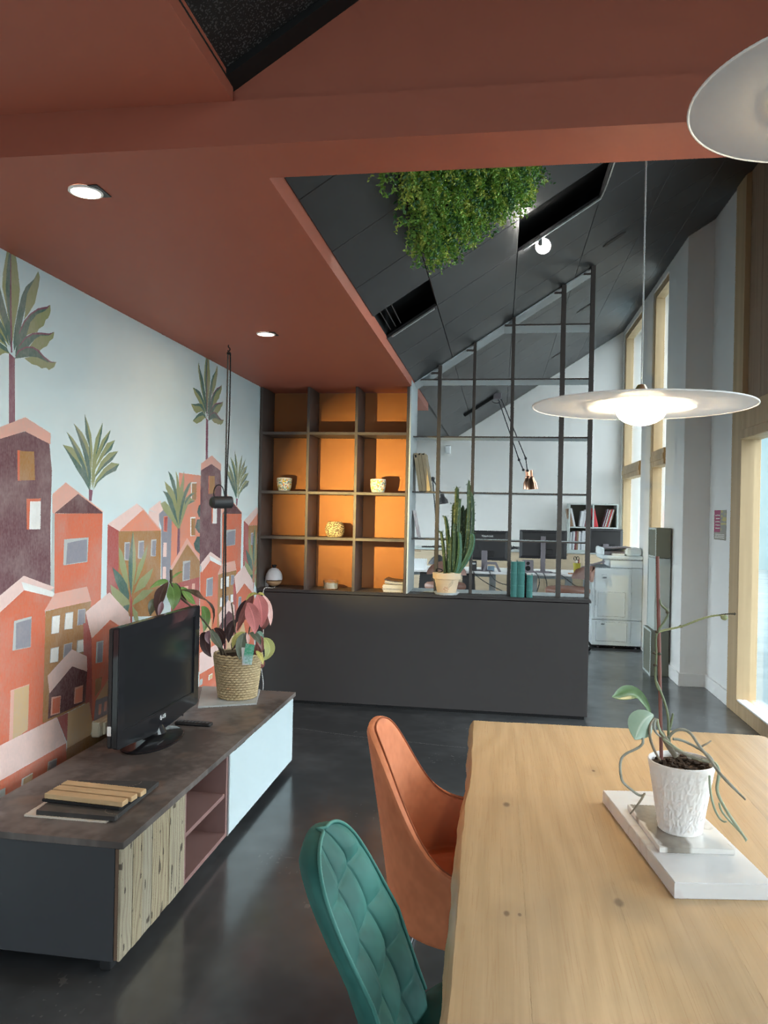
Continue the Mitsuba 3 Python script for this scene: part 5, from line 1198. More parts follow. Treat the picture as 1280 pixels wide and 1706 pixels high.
for sx, sy in ((-1, -1), (-1, 1), (1, -1), (1, 1)):
    obj('leg', gr_(rod((0.02 + 0.13 * sx, GY + 0.13 * sy, 0.415), (0.02 + 0.20 * sx, GY + 0.20 * sy, 0.0), 0.011, 14)), 'm_leg_dark', gc, smooth=40)

# ---------------------------------------------------------------- pendant lamps
scene['m_opal'] = {'type': 'principledthin', 'base_color': rgb((0.93, 0.94, 0.95)), 'roughness': 0.25, 'spec_trans': 0.08, 'diff_trans': 1.0, 'eta': 1.4}
mat('m_opal_rim', (0.85, 0.85, 0.84), 0.2, 0.5)
mat('m_brass', (0.55, 0.45, 0.30), 0.3, 0.5, metal=0.8)
def pendant(c, R, label, glow, gr):
    k = thing('pendant_lamp', label, 'lamp')
    x, y, z = c; s = R / 0.34
    prof = [(0.055 * s + (R - 0.055 * s) * t, 0.030 * s * (1 - t) ** 1.6 + 0.006 * s * t ** 3) for t in np.linspace(0, 1, 26)]
    obj('dish', lathe(prof, (x, y, z), 96), 'm_opal', k, smooth=True, label='wide flat opal glass dish')
    a_ = np.linspace(0, 2 * PI, 97)
    obj('rim', tube(np.stack([x + R * np.cos(a_), y + R * np.sin(a_), np.full(97, z + 0.006 * s)], 1), 0.0028 * s, 8, cap=False), 'm_opal_rim', k, smooth=True)
    obj('cap', lathe([(0, 0.075), (0.012, 0.075), (0.020, 0.060), (0.066, 0.038), (0.070, 0.026), (0.0, 0.026)], (x, y, z), 36) if s > 0.99 else lathe([(a * s, b * s) for a, b in ((0, 0.075), (0.012, 0.075), (0.020, 0.060), (0.066, 0.038), (0.070, 0.026), (0.0, 0.026))], (x, y, z), 36), 'm_brass', k, smooth=30)
    obj('cable', rod((x, y, z + 0.07 * s), (x, y, zs(x) + 0.002), 0.0026, 8), 'm_steel_grey', k)
    obj('ceiling_cup', lathe([(0, -0.03), (0.045, -0.03), (0.05, -0.025), (0.05, 0.03), (0, 0.03)], (x, y, zs(x)), 28) if y > 2.2 else lathe([(0, 0.10), (0.045, 0.10), (0.05, 0.105), (0.05, 0.165), (0, 0.165)], (x, y, zs(x)), 28), 'm_black', k, smooth=30)
    inner = lathe([(0.070 * s, 0.010 * s), (0.150 * s, 0.0045 * s), (0.166 * s, 0.001 * s)], (x, y, z), 64)
    obj('diffuser_ring', inner, 'm_opal', k, smooth=True)
    m = icosphere(4, gr); m.apply_scale((1, 1, 0.66)); q = obj('globe', mv(m, x, y, z - 0.004 * s), 'm_opal_rim', k, smooth=True)
    scene[q]['emitter'] = {'type': 'area', 'radiance': rgb(glow)}
pendant((0.44, 2.55, 1.872), 0.34, 'flat opal glass pendant lamp glowing over the far end of the oak table', (7.5, 5.8, 3.5), 0.078)
pendant((0.552, 1.346, 2.215), 0.248, 'opal glass pendant lamp cut off by the upper right corner, nearer the camera', (2.8, 2.2, 1.4), 0.058)
# ---------------------------------------------------------------- the office behind the divider
mat('m_birch', lambda p, n, uv: mx((0.56, 0.44, 0.30), (0.66, 0.54, 0.39), fb(p.x * 9, p.y * 9, p.z * 40, octaves=3)), 0.5, 0.3)
mat('m_desk_white', (0.72, 0.72, 0.72), 0.35, 0.4); mat('m_cool_grey', (0.40, 0.43, 0.44), 0.45, 0.4)
mat('m_black_plastic', (0.035, 0.034, 0.036), 0.45, 0.4); mat('m_grey_plastic', (0.20, 0.18, 0.20), 0.45, 0.4)
mat('m_brown_leather', lambda p, n, uv: mx((0.15, 0.070, 0.050), (0.24, 0.12, 0.085), fb(p.x * 25, p.y * 25, p.z * 25, octaves=3)), 0.45, 0.4)
mat('m_copper', (0.75, 0.40, 0.26), 0.18, 0.5, metal=1.0)
sb = thing('sideboard', 'long birch sideboard with pale top along the back wall of the office', 'sideboard')
obj('body', cbx(-1.86, 1.60, 10.60, 10.98, 0.06, 1.018, 0.002), 'm_birch', sb)
obj('top', cbx(-1.87, 1.61, 10.57, 10.985, 1.020, 1.048, 0.002), 'm_cabinet_grey', sb)
obj('plinth', bx(-1.84, 1.58, 10.63, 10.97, 0.0, 0.06), 'm_gap', sb)
for i in range(7):
    x0, x1 = -1.86 + 3.46 * i / 7, -1.86 + 3.46 * (i + 1) / 7
    for z0, z1 in ((0.75, 1.015), (0.41, 0.745), (0.07, 0.405)):
        d = obj('drawer', cbx(x0 + 0.002, x1 - 0.002, 10.583, 10.60, z0, z1, 0.002), 'm_birch', sb)
        obj('handle', cbx((x0 + x1) / 2 - 0.06, (x0 + x1) / 2 + 0.06, 10.574, 10.583, z1 - 0.022, z1 - 0.008, 0.002), 'm_reveal', d)
bc = thing('bookcase', 'pale two-by-two bookcase full of binders standing on the sideboard at the back wall', 'bookcase')
BX0, BX1, BZ0, BZ1 = 0.93, 1.575, 1.048, 1.695
for x in (BX0, (BX0 + BX1) / 2 - 0.009, BX1 - 0.018): obj('upright', cbx(x, x + 0.018, 10.66, 10.965, BZ0, BZ1, 0.001), 'm_cabinet_grey', bc)
for a, b in ((BX0 + 0.018, (BX0 + BX1) / 2 - 0.009), ((BX0 + BX1) / 2 + 0.009, BX1 - 0.018)):
    for z in (BZ0, 1.362, BZ1 - 0.018): obj('shelf', cbx(a, b, 10.66, 10.965, z, z + 0.018, 0.001), 'm_cabinet_grey', bc)
obj('back_panel', bx(BX0, BX1, 10.965, 10.975, BZ0, BZ1), 'm_khaki', bc)
for nm, c in (('white', (0.66, 0.66, 0.68)), ('red', (0.55, 0.06, 0.07)), ('maroon', (0.20, 0.06, 0.07)), ('brown', (0.28, 0.18, 0.12)), ('grey', (0.30, 0.31, 0.34)), ('green', (0.25, 0.42, 0.34))): mat('m_bk_' + nm, c, 0.5, 0.3)
CELLS = [(BX0 + 0.022, 1.380, [('brown', .026, .24, -12), ('brown', .018, .25, -12), ('white', .028, .25, -12), ('gap', .045, 0, 0), ('white', .043, .21, 8), ('white', .022, .23, 8), ('maroon', .016, .25, 8), ('white', .02, .25, 8)]),
         (BX0 + 0.022, 1.066, [('white', .02, .235, 2), ('grey', .018, .25, 2), ('white', .022, .25, 2), ('maroon', .02, .25, 2), ('brown', .024, .255, 2), ('white', .026, .25, 2), ('grey', .018, .24, 2), ('white', .024, .26, 2), ('white', .024, .255, 2), ('maroon', .014, .25, 2), ('white', .02, .24, 2)]),
         (1.264, 1.380, [('red', .030, .255, -12), ('red', .030, .25, -12), ('gap', .05, 0, 0), ('grey', .012, .25, 15), ('maroon', .012, .25, 15), ('white', .010, .24, 15), ('brown', .014, .25, 15), ('red', .012, .25, 15), ('gap', .004, 0, 0), ('white', .012, .25, 15), ('brown', .012, .25, 15)]),
         (1.264, 1.066, [('white', .026, .24, 2), ('grey', .026, .25, 2), ('white', .026, .25, 2), ('brown', .026, .25, 2), ('white', .026, .24, 2), ('maroon', .026, .25, 2), ('white', .026, .25, 2)])]
nmz = {0: 'top left', 1: 'bottom left', 2: 'top right', 3: 'bottom right'}
ORD = ('first', 'second', 'third', 'fourth', 'fifth', 'sixth', 'seventh', 'eighth', 'ninth', 'tenth', 'eleventh')
for ci, (x, z, row) in enumerate(CELLS):
    nth = 0
    for nm, w, h, tl in row:
        if nm == 'gap': x += w; continue
        ang = math.radians(abs(tl)); full = w / math.cos(ang)
        if tl > 0: bm = rot(cbx(x, x + w - 0.001, 10.70, 10.92, z, z + h, 0.001), tl, [0, 1, 0], (x + w, 10.8, z)); bm = mv(bm, 0, 0, 0.001)
        else: bm = rot(cbx(x, x + w - 0.001, 10.70, 10.92, z, z + h, 0.001), tl, [0, 1, 0], (x, 10.8, z)) if tl else cbx(x, x + w - 0.001, 10.70, 10.92, z, z + h, 0.001)
        lb = {'white': 'white binder', 'red': 'bright red binder', 'maroon': 'dark red binder', 'brown': 'brown binder', 'grey': 'grey binder'}[nm]
        solo('binder', bm, 'm_bk_' + nm, f'{lb}, {ORD[nth]} from the left in the {nmz[ci]} compartment of the pale bookcase', 'binder', f'binders in the {nmz[ci]} compartment'); nth += 1
        x += full + 0.0012

def desk(x0, x1, y0, y1, z, label):
    k = thing('desk', label, 'desk')
    obj('top', cbx(x0, x1, y0, y1, z - 0.028, z, 0.004), 'm_desk_white', k)
    for x in (x0 + 0.22, x1 - 0.22):
        obj('leg', cbx(x - 0.04, x + 0.04, (y0 + y1) / 2 - 0.05, (y0 + y1) / 2 + 0.05, 0.02, z - 0.028, 0.006), 'm_cool_grey', k)
        obj('foot', cbx(x - 0.04, x + 0.04, y0 + 0.08, y1 - 0.08, 0.0, 0.022, 0.005), 'm_cool_grey', k)
    obj('beam', cbx(x0 + 0.26, x1 - 0.26, (y0 + y1) / 2 - 0.02, (y0 + y1) / 2 + 0.02, z - 0.09, z - 0.04, 0.003), 'm_cool_grey', k)
DZ = 0.842
desk(-1.45, 0.155, 9.22, 9.98, DZ, 'white sit-stand desk on the left, with the lettered monitor on it')
desk(0.215, 1.070, 9.22, 9.98, DZ, 'white sit-stand desk on the right, with the yellow pencil cup on it')
def monitor(x0, x1, z0, z1, y, label, letters=None, post=False):
    k = thing('monitor', label, 'monitor'); xc = (x0 + x1) / 2
    obj('back_shell', trimesh.convex.convex_hull(np.vstack([cbx(x0, x1, y, y + 0.02, z0, z1, 0.004).vertices, cbx(x0 + 0.03, x1 - 0.03, y - 0.018, y, z0 + 0.03, z1 - 0.02, 0.004).vertices])), 'm_black_plastic', k)
    obj('screen', bx(x0 + 0.008, x1 - 0.008, y + 0.0202, y + 0.0215, z0 + 0.014, z1 - 0.008), 'm_screen', k)
    obj('vent_strip', cbx(x0 + 0.04, x1 - 0.04, y - 0.020, y - 0.0181, z1 - 0.034, z1 - 0.028, 0.0005), 'm_gap', k)
    obj('connector_box', cbx(xc - 0.05, xc + 0.11, y - 0.034, y - 0.0182, z0 + 0.05, z0 + 0.115, 0.003), 'm_tv_back', k)
    if letters:
        t = meshkit.text_mesh(letters, 0.021, 0.001, True); t.apply_translation((-t.bounds[1][0] / 2, 0, 0))
        v = t.vertices; t.vertices = np.stack([v[:, 0] + xc + 0.030, y - 0.0185 - v[:, 2], v[:, 1] + z1 - 0.075], 1)
        obj('lettering', t, 'm_logo', k, label='pale maker lettering')
    w = 0.028 if post else 0.035
    obj('stand_post', cbx(xc - w, xc + w, y - 0.045, y - 0.020, DZ + 0.012, (z0 + z1) / 2 + 0.1 if post else z0 + 0.12, 0.003), 'm_grey_plastic', k)
    obj('stand_foot', cbx(xc - 0.11, xc + 0.11, y - 0.12, y + 0.10, DZ, DZ + 0.012, 0.004), 'm_grey_plastic', k)
    return k
monitor(-0.443, 0.112, 0.966, 1.325, 9.42, 'black monitor with white lettering on its back, behind the cactus', 'ViewSonic')
monitor(0.248, 0.806, 1.005, 1.345, 9.42, 'black monitor seen from behind with a vertical stand post, second from the left', None, True)
k = thing('side_table', 'narrow white table beside the printer carrying a monitor', 'table')
obj('top', cbx(1.10, 1.60, 9.99, 10.45, DZ - 0.028, DZ, 0.004), 'm_desk_white', k)
for x in (1.13, 1.57):
    for y in (10.02, 10.42): obj('leg', cbx(x - 0.02, x + 0.02, y - 0.02, y + 0.02, 0, DZ - 0.028, 0.003), 'm_cool_grey', k)
monitor(1.14, 1.57, 1.055, 1.365, 10.2, 'black monitor rising behind the white printer')
k = thing('laptop_stand', 'grey arch-shaped stand on the left desk beside the monitor', 'stand')
ar = Polygon([(-0.105, DZ), (-0.075, DZ), (-0.045, DZ + 0.085), (0.045, DZ + 0.085), (0.085, DZ), (0.115, DZ), (0.06, DZ + 0.115), (-0.07, DZ + 0.115)])
obj('arch', mv(pr_xz(ar, 9.245, 9.31), -0.08, 0, 0), 'm_grey_plastic', k)
solo('blue_notepad', cbx(-0.125, -0.045, 9.315, 9.36, DZ, DZ + 0.06, 0.002), mat('m_paleblue', (0.36, 0.52, 0.66), 0.5, 0.3), 'pale blue box under the grey arch stand on the desk', 'box')
k = thing('docking_station', 'small black box device standing on the left desk under the lettered monitor', 'device')
obj('case', cbx(-0.34, -0.255, 9.26, 9.33, DZ, DZ + 0.12, 0.004), 'm_black_plastic', k)
obj('slot', cbx(-0.33, -0.265, 9.257, 9.26, DZ + 0.08, DZ + 0.10, 0.001), 'm_cool_grey', k)
k = thing('mini_speaker', 'small dark speaker box on the right desk behind the teal books', 'speaker')
obj('case', cbx(0.285, 0.415, 9.30, 9.40, DZ, DZ + 0.145, 0.004), 'm_grey_plastic', k)
for q in range(2): obj('driver', mv(rot(cylinder(0.03 - 0.01 * q, 0.004, sections=24), 90, [1, 0, 0]), 0.35, 9.298, DZ + 0.05 + 0.06 * q), 'm_gap', k)
k = thing('white_box', 'white open box on the far left of the office desk', 'box')
obj('box', cat_([bx(-1.06, -0.865, 9.30, 9.31, DZ, DZ + 0.12), bx(-1.06, -0.865, 9.44, 9.45, DZ, DZ + 0.12), bx(-1.06, -1.05, 9.31, 9.44, DZ, DZ + 0.12), bx(-0.875, -0.865, 9.31, 9.44, DZ, DZ + 0.12)]), 'm_white_gloss', k)
obj('base', bx(-1.05, -0.875, 9.31, 9.44, DZ, DZ + 0.01), 'm_white_gloss', k)
k = thing('pencil_cup', 'yellow pencil cup with scissors and pens on the right desk', 'cup')
mat('m_yellow', (0.42, 0.36, 0.04), 0.4, 0.4)
obj('cup', lathe([(0, 0), (0.036, 0), (0.043, 0.125), (0.040, 0.125), (0.034, 0.006), (0, 0.006)], (0.925, 9.40, DZ), 32), 'm_yellow', k, smooth=40)
sc = thing('scissors', 'pair of dark scissors standing handles up in the yellow cup', 'scissors')
a_ = np.linspace(0, 2 * PI, 20)
for s_ in (-1, 1):
    obj('handle', tube(np.stack([0.918 + 0.016 * s_ + 0.014 * np.cos(a_), np.full(20, 9.40), DZ + 0.178 + 0.022 * np.sin(a_)], 1), 0.004, 6), 'm_gap', sc, smooth=True)
    obj('blade', rod((0.918 + 0.010 * s_, 9.40, DZ + 0.156), (0.918 - 0.008 * s_, 9.40, DZ + 0.015), 0.004, 6), 'm_alu', sc)
for q, (dx, m_, nm) in enumerate(((0.016, 'm_gap', 'black'), (0.025, 'm_bk_red', 'red'))):
    solo('pen', rod((0.925 + dx * 0.4, 9.395, DZ + 0.008), (0.925 + dx, 9.385, DZ + 0.165), 0.004, 8), m_, f'{nm} pen in the yellow cup', 'pen')
k = thing('adhesive_dispenser', 'dark round holder beside the yellow pencil cup', 'holder')
obj('drum', mv(rot(cylinder(0.035, 0.04, sections=28), 90, [1, 0, 0]), 1.005, 9.40, DZ + 0.055), 'm_grey_plastic', k); obj('base', cbx(0.96, 1.06, 9.37, 9.43, DZ, DZ + 0.035, 0.004), 'm_grey_plastic', k)
for q, (x0, y0, x1, m_, nm) in enumerate(((0.66, 9.27, 0.74, 'm_paper', 'white paper sheets lying on the right desk'), (0.82, 9.27, 0.90, 'm_terra_back', 'orange paper slip lying on the right desk'))):
    solo('paper_sheets', cbx(x0, x1, y0, y0 + 0.12, DZ, DZ + 0.006, 0.001), m_, nm, 'paper')
k = thing('cable_clutter', 'tangle of dark cables lying on the sideboard behind the desks', 'cables')
rg = np.random.default_rng(8)
for q in range(5): obj('cable', tube([(0.10 + rg.uniform(-.06, .2), 10.62 + rg.uniform(0, .1), 1.054 + rg.uniform(0, .05)) for _ in range(7)], 0.005, 6, 40), 'm_black_plastic', k, smooth=True)
solo('closed_laptop', cbx(-1.05, -0.86, 10.62, 10.75, 1.048, 1.066, 0.004), 'm_black_plastic', 'closed dark laptop lying on the left of the sideboard', 'laptop')
def hang_cable(pts, lb): solo('desk_cable', tube(pts, 0.005, 6, 40), 'm_black_plastic', lb, 'cable', smooth=True)
hang_cable([(-0.29, 9.24, DZ + 0.003), (-0.28, 9.205, DZ - 0.02), (-0.16, 9.19, 0.73), (0.02, 9.19, 0.64), (0.10, 9.22, 0.60)], 'black cable drooping from the small black box off the left desk')
hang_cable([(-0.10, 9.23, DZ + 0.003), (-0.09, 9.20, DZ - 0.02), (-0.02, 9.19, 0.74), (0.10, 9.19, 0.70), (0.19, 9.20, 0.69)], 'black cable drooping from the arch stand off the left desk')
hang_cable([(0.43, 9.25, DZ + 0.004), (0.46, 9.20, DZ - 0.02), (0.48, 9.19, 0.74), (0.45, 9.19, 0.62), (0.44, 9.2, 0.45)], 'black cable hanging off the right desk beside the small speaker')
hang_cable([(0.53, 9.25, DZ + 0.004), (0.54, 9.20, DZ - 0.02), (0.56, 9.19, 0.76), (0.57, 9.19, 0.60), (0.56, 9.2, 0.42)], 'black cable hanging straight down below the post monitor')
hang_cable([(0.60, 9.25, DZ + 0.010), (0.68, 9.22, DZ + 0.008), (0.76, 9.20, DZ - 0.03), (0.84, 9.19, 0.75), (0.98, 9.19, 0.66), (1.06, 9.25, 0.60)], 'black cable sweeping from the right desk towards the brown chair')

def shell_chair(x, y, deg, label):
    k = thing('office_chair', label, 'chair')
    f_ = lambda m: mv(rotz(m, deg), x, y, 0)
    a_ = np.linspace(0, 2 * PI, 40, endpoint=False)
    rows = [np.stack([s * 0.25 * np.cos(a_), s * 0.24 * np.sin(a_), np.full(40, z)], 1) for s, z in ((0, 0.728), (0.6, 0.728), (0.9, 0.722), (1.0, 0.700), (1.0, 0.668), (0.92, 0.645), (0.5, 0.63), (0, 0.63))]
    m = grid_mesh(np.stack(rows), close_v=True); m.fix_normals(); obj('seat', f_(m), 'm_brown_leather', k, smooth=50)
    U, V = np.meshgrid(np.linspace(-1, 1, 21), np.linspace(0, 1, 11), indexing='ij')
    Fp = np.stack([0.25 - 0.10 * U ** 2 + 0.03 * V, 0.235 * U * (1 - 0.25 * V ** 2), 0.80 + 0.16 * V * (1 - 0.3 * np.abs(U) ** 2.2)], -1)
    Bp = Fp + [0.028, 0, 0]
    P = np.concatenate([Fp, Bp[::-1]], 0); m = grid_mesh(P, close_u=True); m.fix_normals(); obj('backrest', f_(m), 'm_brown_leather', k, smooth=50)
    obj('back_strut', f_(rod((0.15, 0, 0.64), (0.285, 0, 0.86), 0.012, 8)), 'm_chrome', k)
    obj('column', f_(rod((0, 0, 0.08), (0, 0, 0.64), 0.025, 14)), 'm_chrome', k)
    for q in range(5):
        e = 2 * PI * q / 5; obj('base_leg', f_(rod((0, 0, 0.10), (0.27 * math.cos(e), 0.27 * math.sin(e), 0.05), 0.016, 8)), 'm_chrome', k)
        m = icosphere(1, 0.027); obj('caster', f_(mv(m, 0.27 * math.cos(e), 0.27 * math.sin(e), 0.027)), 'm_gap', k)
shell_chair(0.78, 8.90, 20, 'brown leather office chair at the right desk, next to the printer')
shell_chair(-0.60, 8.93, 90, 'brown leather office chair at the left desk behind the cactus pot')
for x0, x1, lb in ((-0.98, -0.79, 'black pedestal under the left desk, left of the brown chair'), (-0.42, -0.235, 'black pedestal under the left desk, right of the brown chair')):
    k = thing('pedestal', lb, 'pedestal')
    xm = (x0 + x1) / 2
    pg = Polygon([(x0, 0.0), (x1, 0.0), (x1 - (0.0 if xm < -0.6 else 0.05), 0.805), (x0 + (0.05 if xm < -0.6 else 0.0), 0.805)])
    obj('body', pr_xz(pg, 9.26, 9.55), 'm_black_plastic', k)
    for z in (0.27, 0.54): obj('drawer_gap', cbx(x0 + 0.04, x1 - 0.04, 9.255, 9.26, z, z + 0.006, 0.001), 'm_gap', k)
k = thing('desk_lamp', 'black dome lamp leaning on the left desk behind the cactus', 'lamp')
obj('dome', lathe([(0, 0.115), (0.03, 0.112), (0.075, 0.075), (0.115, 0.02), (0.12, 0.0), (0.112, 0.0), (0.07, 0.066), (0, 0.10)], (-0.745, 9.62, DZ + 0.048), 40), 'm_black_plastic', k, smooth=40)
obj('base', lathe([(0, 0), (0.06, 0), (0.06, 0.012), (0.012, 0.016), (0.012, 0.145), (0, 0.145)], (-0.745, 9.62, DZ), 24), 'm_black_plastic', k, smooth=30)
# jointed black lamp on the sideboard and copper lamp on the ceiling rail
k = thing('jointed_lamp', 'black jointed work lamp at the left of the office wall beside the bronze post', 'lamp')
obj('base', lathe([(0, 0), (0.085, 0), (0.085, 0.02), (0.015, 0.03), (0, 0.03)], (-0.835, 10.76, 1.048), 28), 'm_black_plastic', k)
obj('lower_arm', rod((-0.835, 10.76, 1.07), (-0.93, 10.76, 2.00), 0.008, 8), 'm_black_plastic', k)
m = icosphere(2, 0.03); obj('joint', mv(m, -0.93, 10.76, 2.00), 'm_black_plastic', k, smooth=True)
obj('counter_arm', rod((-1.00, 10.76, 2.01), (-0.90, 10.76, 2.01), 0.010, 8), 'm_black_plastic', k)
obj('upper_arm', rod((-0.93, 10.76, 2.00), (-0.815, 10.76, 1.815), 0.008, 8), 'm_black_plastic', k)
obj('shade', rot(lathe([(0, 0.15), (0.028, 0.15), (0.030, 0.10), (0.065, 0.05), (0.075, 0.0), (0.072, 0.0), (0.06, 0.048), (0.025, 0.095), (0, 0.10)], (-0.795, 10.76, 1.655), 32), -8, [0, 1, 0], (-0.795, 10.76, 1.8)), 'm_black_plastic', k, smooth=40)
k = thing('copper_lamp', 'ceiling-mounted lamp with long thin double arms and two copper shades', 'lamp')
A1, J1, J2 = np.array([-0.043, 9.32, 2.925]), np.array([0.222, 9.4, 2.185]), np.array([0.300, 9.36, 2.20])
pts_r = [(-0.452, 9.44), (-0.065, 9.24)]
obj('rail', on_slope(cbx(pts_r[0][0] / cs, pts_r[1][0] / cs, 9.30, 9.345, -0.035, -0.001, 0.003)), 'm_black_deep', k)
obj('bracket', cbx(A1[0] - 0.055, A1[0] + 0.04, 9.27, 9.37, 2.90, 2.97, 0.006), 'm_grey_plastic', k)
obj('bracket_loop', tube([A1 + [-0.05, -0.03, -0.01], A1 + [-0.06, -0.04, -0.06], A1 + [0.0, -0.04, -0.075], A1 + [0.03, -0.03, -0.03]], 0.004, 7, 24), 'm_black_plastic', k, smooth=True)
obj('arm', rod(A1 + [0.0, 0, -0.01], J1, 0.0065, 8), 'm_black_plastic', k); obj('arm', rod(A1 + [0.035, 0, -0.01], J2, 0.0065, 8), 'm_black_plastic', k)
H1, H2 = np.array([0.275, 9.4, 2.065]), np.array([0.322, 9.36, 2.055])
obj('arm', rod(J1, H1, 0.006, 8), 'm_black_plastic', k); obj('arm', rod(J2, H2, 0.006, 8), 'm_black_plastic', k)
for J in (J1, J2, H1, H2): m = icosphere(1, 0.017); obj('joint', mv(m, *J), 'm_black_plastic', k, smooth=True)
bell = [(0, 0.225), (0.020, 0.225), (0.022, 0.150), (0.034, 0.140), (0.036, 0.115), (0.060, 0.075), (0.074, 0.0), (0.071, 0.0), (0.057, 0.072), (0.030, 0.112), (0, 0.114)]
for (x, y, z), tl in (((0.335, 9.40, 1.842), -9), ((0.372, 9.33, 1.832), -5)):
    obj('shade', rot(lathe(bell, (x, y, z), 40), tl, [0, 1, 0], (x, y, z + 0.1)), 'm_copper', k, smooth=40, label='polished copper shade')
solo('alarm_box', cbx(-0.785, -0.70, 10.955, 11.0, 2.37, 2.49, 0.012), 'm_white_gloss', 'small white box on the office wall under the dark ceiling', 'box')

# ---------------------------------------------------------------- printer, locker, poster
mat('m_printer', (0.76, 0.83, 0.85), 0.4, 0.4); mat('m_printer_line', (0.22, 0.25, 0.27), 0.5, 0.3)
pr_ = thing('office_printer', 'large white floor-standing office printer with paper drawers', 'printer')
QX0, QX1, QY0, QY1 = 1.085, 1.646, 9.20, 9.74
obj('lower_body', cbx(QX0, QX1, QY0 + 0.012, QY1, 0.035, 0.325, 0.006), 'm_printer', pr_)
obj('main_body', cbx(QX0, QX1, QY0 + 0.010, QY1, 0.330, 0.930, 0.008), 'm_printer', pr_)
obj('upper_body', cbx(QX0 + 0.20, QX1, QY0 + 0.02, QY1, 0.932, 1.025, 0.008), 'm_printer', pr_)
obj('output_tray', cbx(QX0 - 0.02, QX0 + 0.20, QY0 + 0.03, QY1 - 0.05, 0.932, 0.946, 0.004), 'm_printer_line', pr_)
obj('scanner_bed', cbx(QX0 + 0.10, QX1, QY0 + 0.0, QY1, 1.032, 1.075, 0.012), 'm_printer', pr_)
obj('scan_gap', bx(QX0 + 0.12, QX1 - 0.01, QY0 + 0.012, QY1 - 0.01, 1.025, 1.032), 'm_printer_line', pr_)
fd = obj('document_feeder', cat_([cbx(QX0 + 0.37, QX1 - 0.01, QY0 + 0.04, QY1 - 0.02, 1.075, 1.165, 0.02), cbx(QX0 + 0.09, QX0 + 0.13, QY0 + 0.02, QY1 - 0.02, 1.075, 1.165, 0.012), cbx(QX0 + 0.10, QX1 - 0.02, QY1 - 0.10, QY1 - 0.02, 1.075, 1.150, 0.008)]), 'm_printer', pr_)
obj('feeder_tray', rot(cbx(QX0 + 0.11, QX0 + 0.44, QY0 + 0.08, QY1 - 0.10, 1.160, 1.172, 0.004), -3, [0, 1, 0], (QX0 + 0.4, 9.7, 1.16)), 'm_grey_plastic', pr_)
obj('feeder_cavity', bx(QX0 + 0.13, QX0 + 0.37, QY0 + 0.10, QY1 - 0.11, 1.0755, 1.12), 'm_grey_plastic', pr_)
solo('paper_stack', cbx(QX0 + 0.22, QX0 + 0.36, QY0 + 0.03, QY0 + 0.098, 1.0755, 1.10, 0.004), 'm_white_gloss', 'white flap of paper on the printer below its feeder', 'paper')
obj('control_panel', rot(cbx(QX0 - 0.03, QX0 + 0.14, QY0 - 0.01, QY0 + 0.10, 0.985, 1.000, 0.004), -18, [0, 1, 0], (QX0 + 0.1, 9.5, 0.99)), 'm_grey_plastic', pr_)
def outline(x0, x1, z0, z1, y, w=0.0022):
    return [bx(x0, x1, y - 0.0012, y, z0, z0 + w), bx(x0, x1, y - 0.0012, y, z1 - w, z1), bx(x0, x0 + w, y - 0.0012, y, z0, z1), bx(x1 - w, x1, y - 0.0012, y, z0, z1)]
yp = QY0 + 0.010
obj('front_door', cbx(QX0 + 0.028, QX0 + 0.437, yp - 0.010, yp, 0.345, 0.925, 0.003), 'm_printer', pr_)
dr1 = obj('service_door', cbx(QX0 + 0.065, QX0 + 0.368, yp - 0.016, yp - 0.010, 0.372, 0.650, 0.002), 'm_printer', pr_); obj('joint_line', cat_(outline(QX0 + 0.062, QX0 + 0.371, 0.369, 0.653, yp - 0.010)), 'm_printer_line', dr1)
lo = obj('paper_drawer', cbx(QX0 + 0.052, QX0 + 0.395, yp - 0.006, yp + 0.002, 0.085, 0.300, 0.003), 'm_printer', pr_); obj('joint_line', cat_(outline(QX0 + 0.048, QX0 + 0.399, 0.080, 0.305, yp + 0.002)), 'm_printer_line', lo)
for (x, z) in ((QX0 + 0.105, 0.855), (QX0 + 0.095, 0.315)):
    h_ = obj('handle', cat_(outline(x, x + 0.055, z - 0.045, z, yp - 0.0105 if z > 0.5 else yp + 0.0015)), 'm_printer_line', pr_)
    obj('recess', bx(x + 0.012, x + 0.052, yp - 0.0125 if z > 0.5 else yp - 0.0075, yp - 0.0104 if z > 0.5 else yp - 0.005, z - 0.043, z - 0.026), 'm_printer_line', h_)
obj('joint_line', cat_(outline(QX0 + 0.026, QX0 + 0.439, 0.343, 0.928, yp - 0.0002) + [bx(QX0 + 0.438, QX0 + 0.440, yp - 0.001, yp, 0.06, 1.0)]), 'm_printer_line', pr_)
for q in range(11): obj('vent_slot', bx(QX0 + 0.036, QX0 + 0.045, yp - 0.0112, yp - 0.0098, 0.50 + 0.016 * q, 0.508 + 0.016 * q), 'm_printer_line', pr_)
obj('base', bx(QX0 + 0.01, QX1 - 0.01, QY0 + 0.03, QY1 - 0.02, 0.018, 0.035), 'm_gap', pr_)
for x in (QX0 + 0.08, QX0 + 0.26, QX1 - 0.06):
    for y in (QY0 + 0.05, QY1 - 0.06): obj('caster', mv(rot(cylinder(0.018, 0.02, sections=16), 90, [0, 1, 0]), x, y, 0.018), 'm_grey_plastic', pr_)
solo('notice_card', cbx(1.50, 1.60, 10.44, 10.448, 1.02, 1.20, 0.002), 'm_white_gloss', 'white notice card standing behind the printer', 'card') if False else None

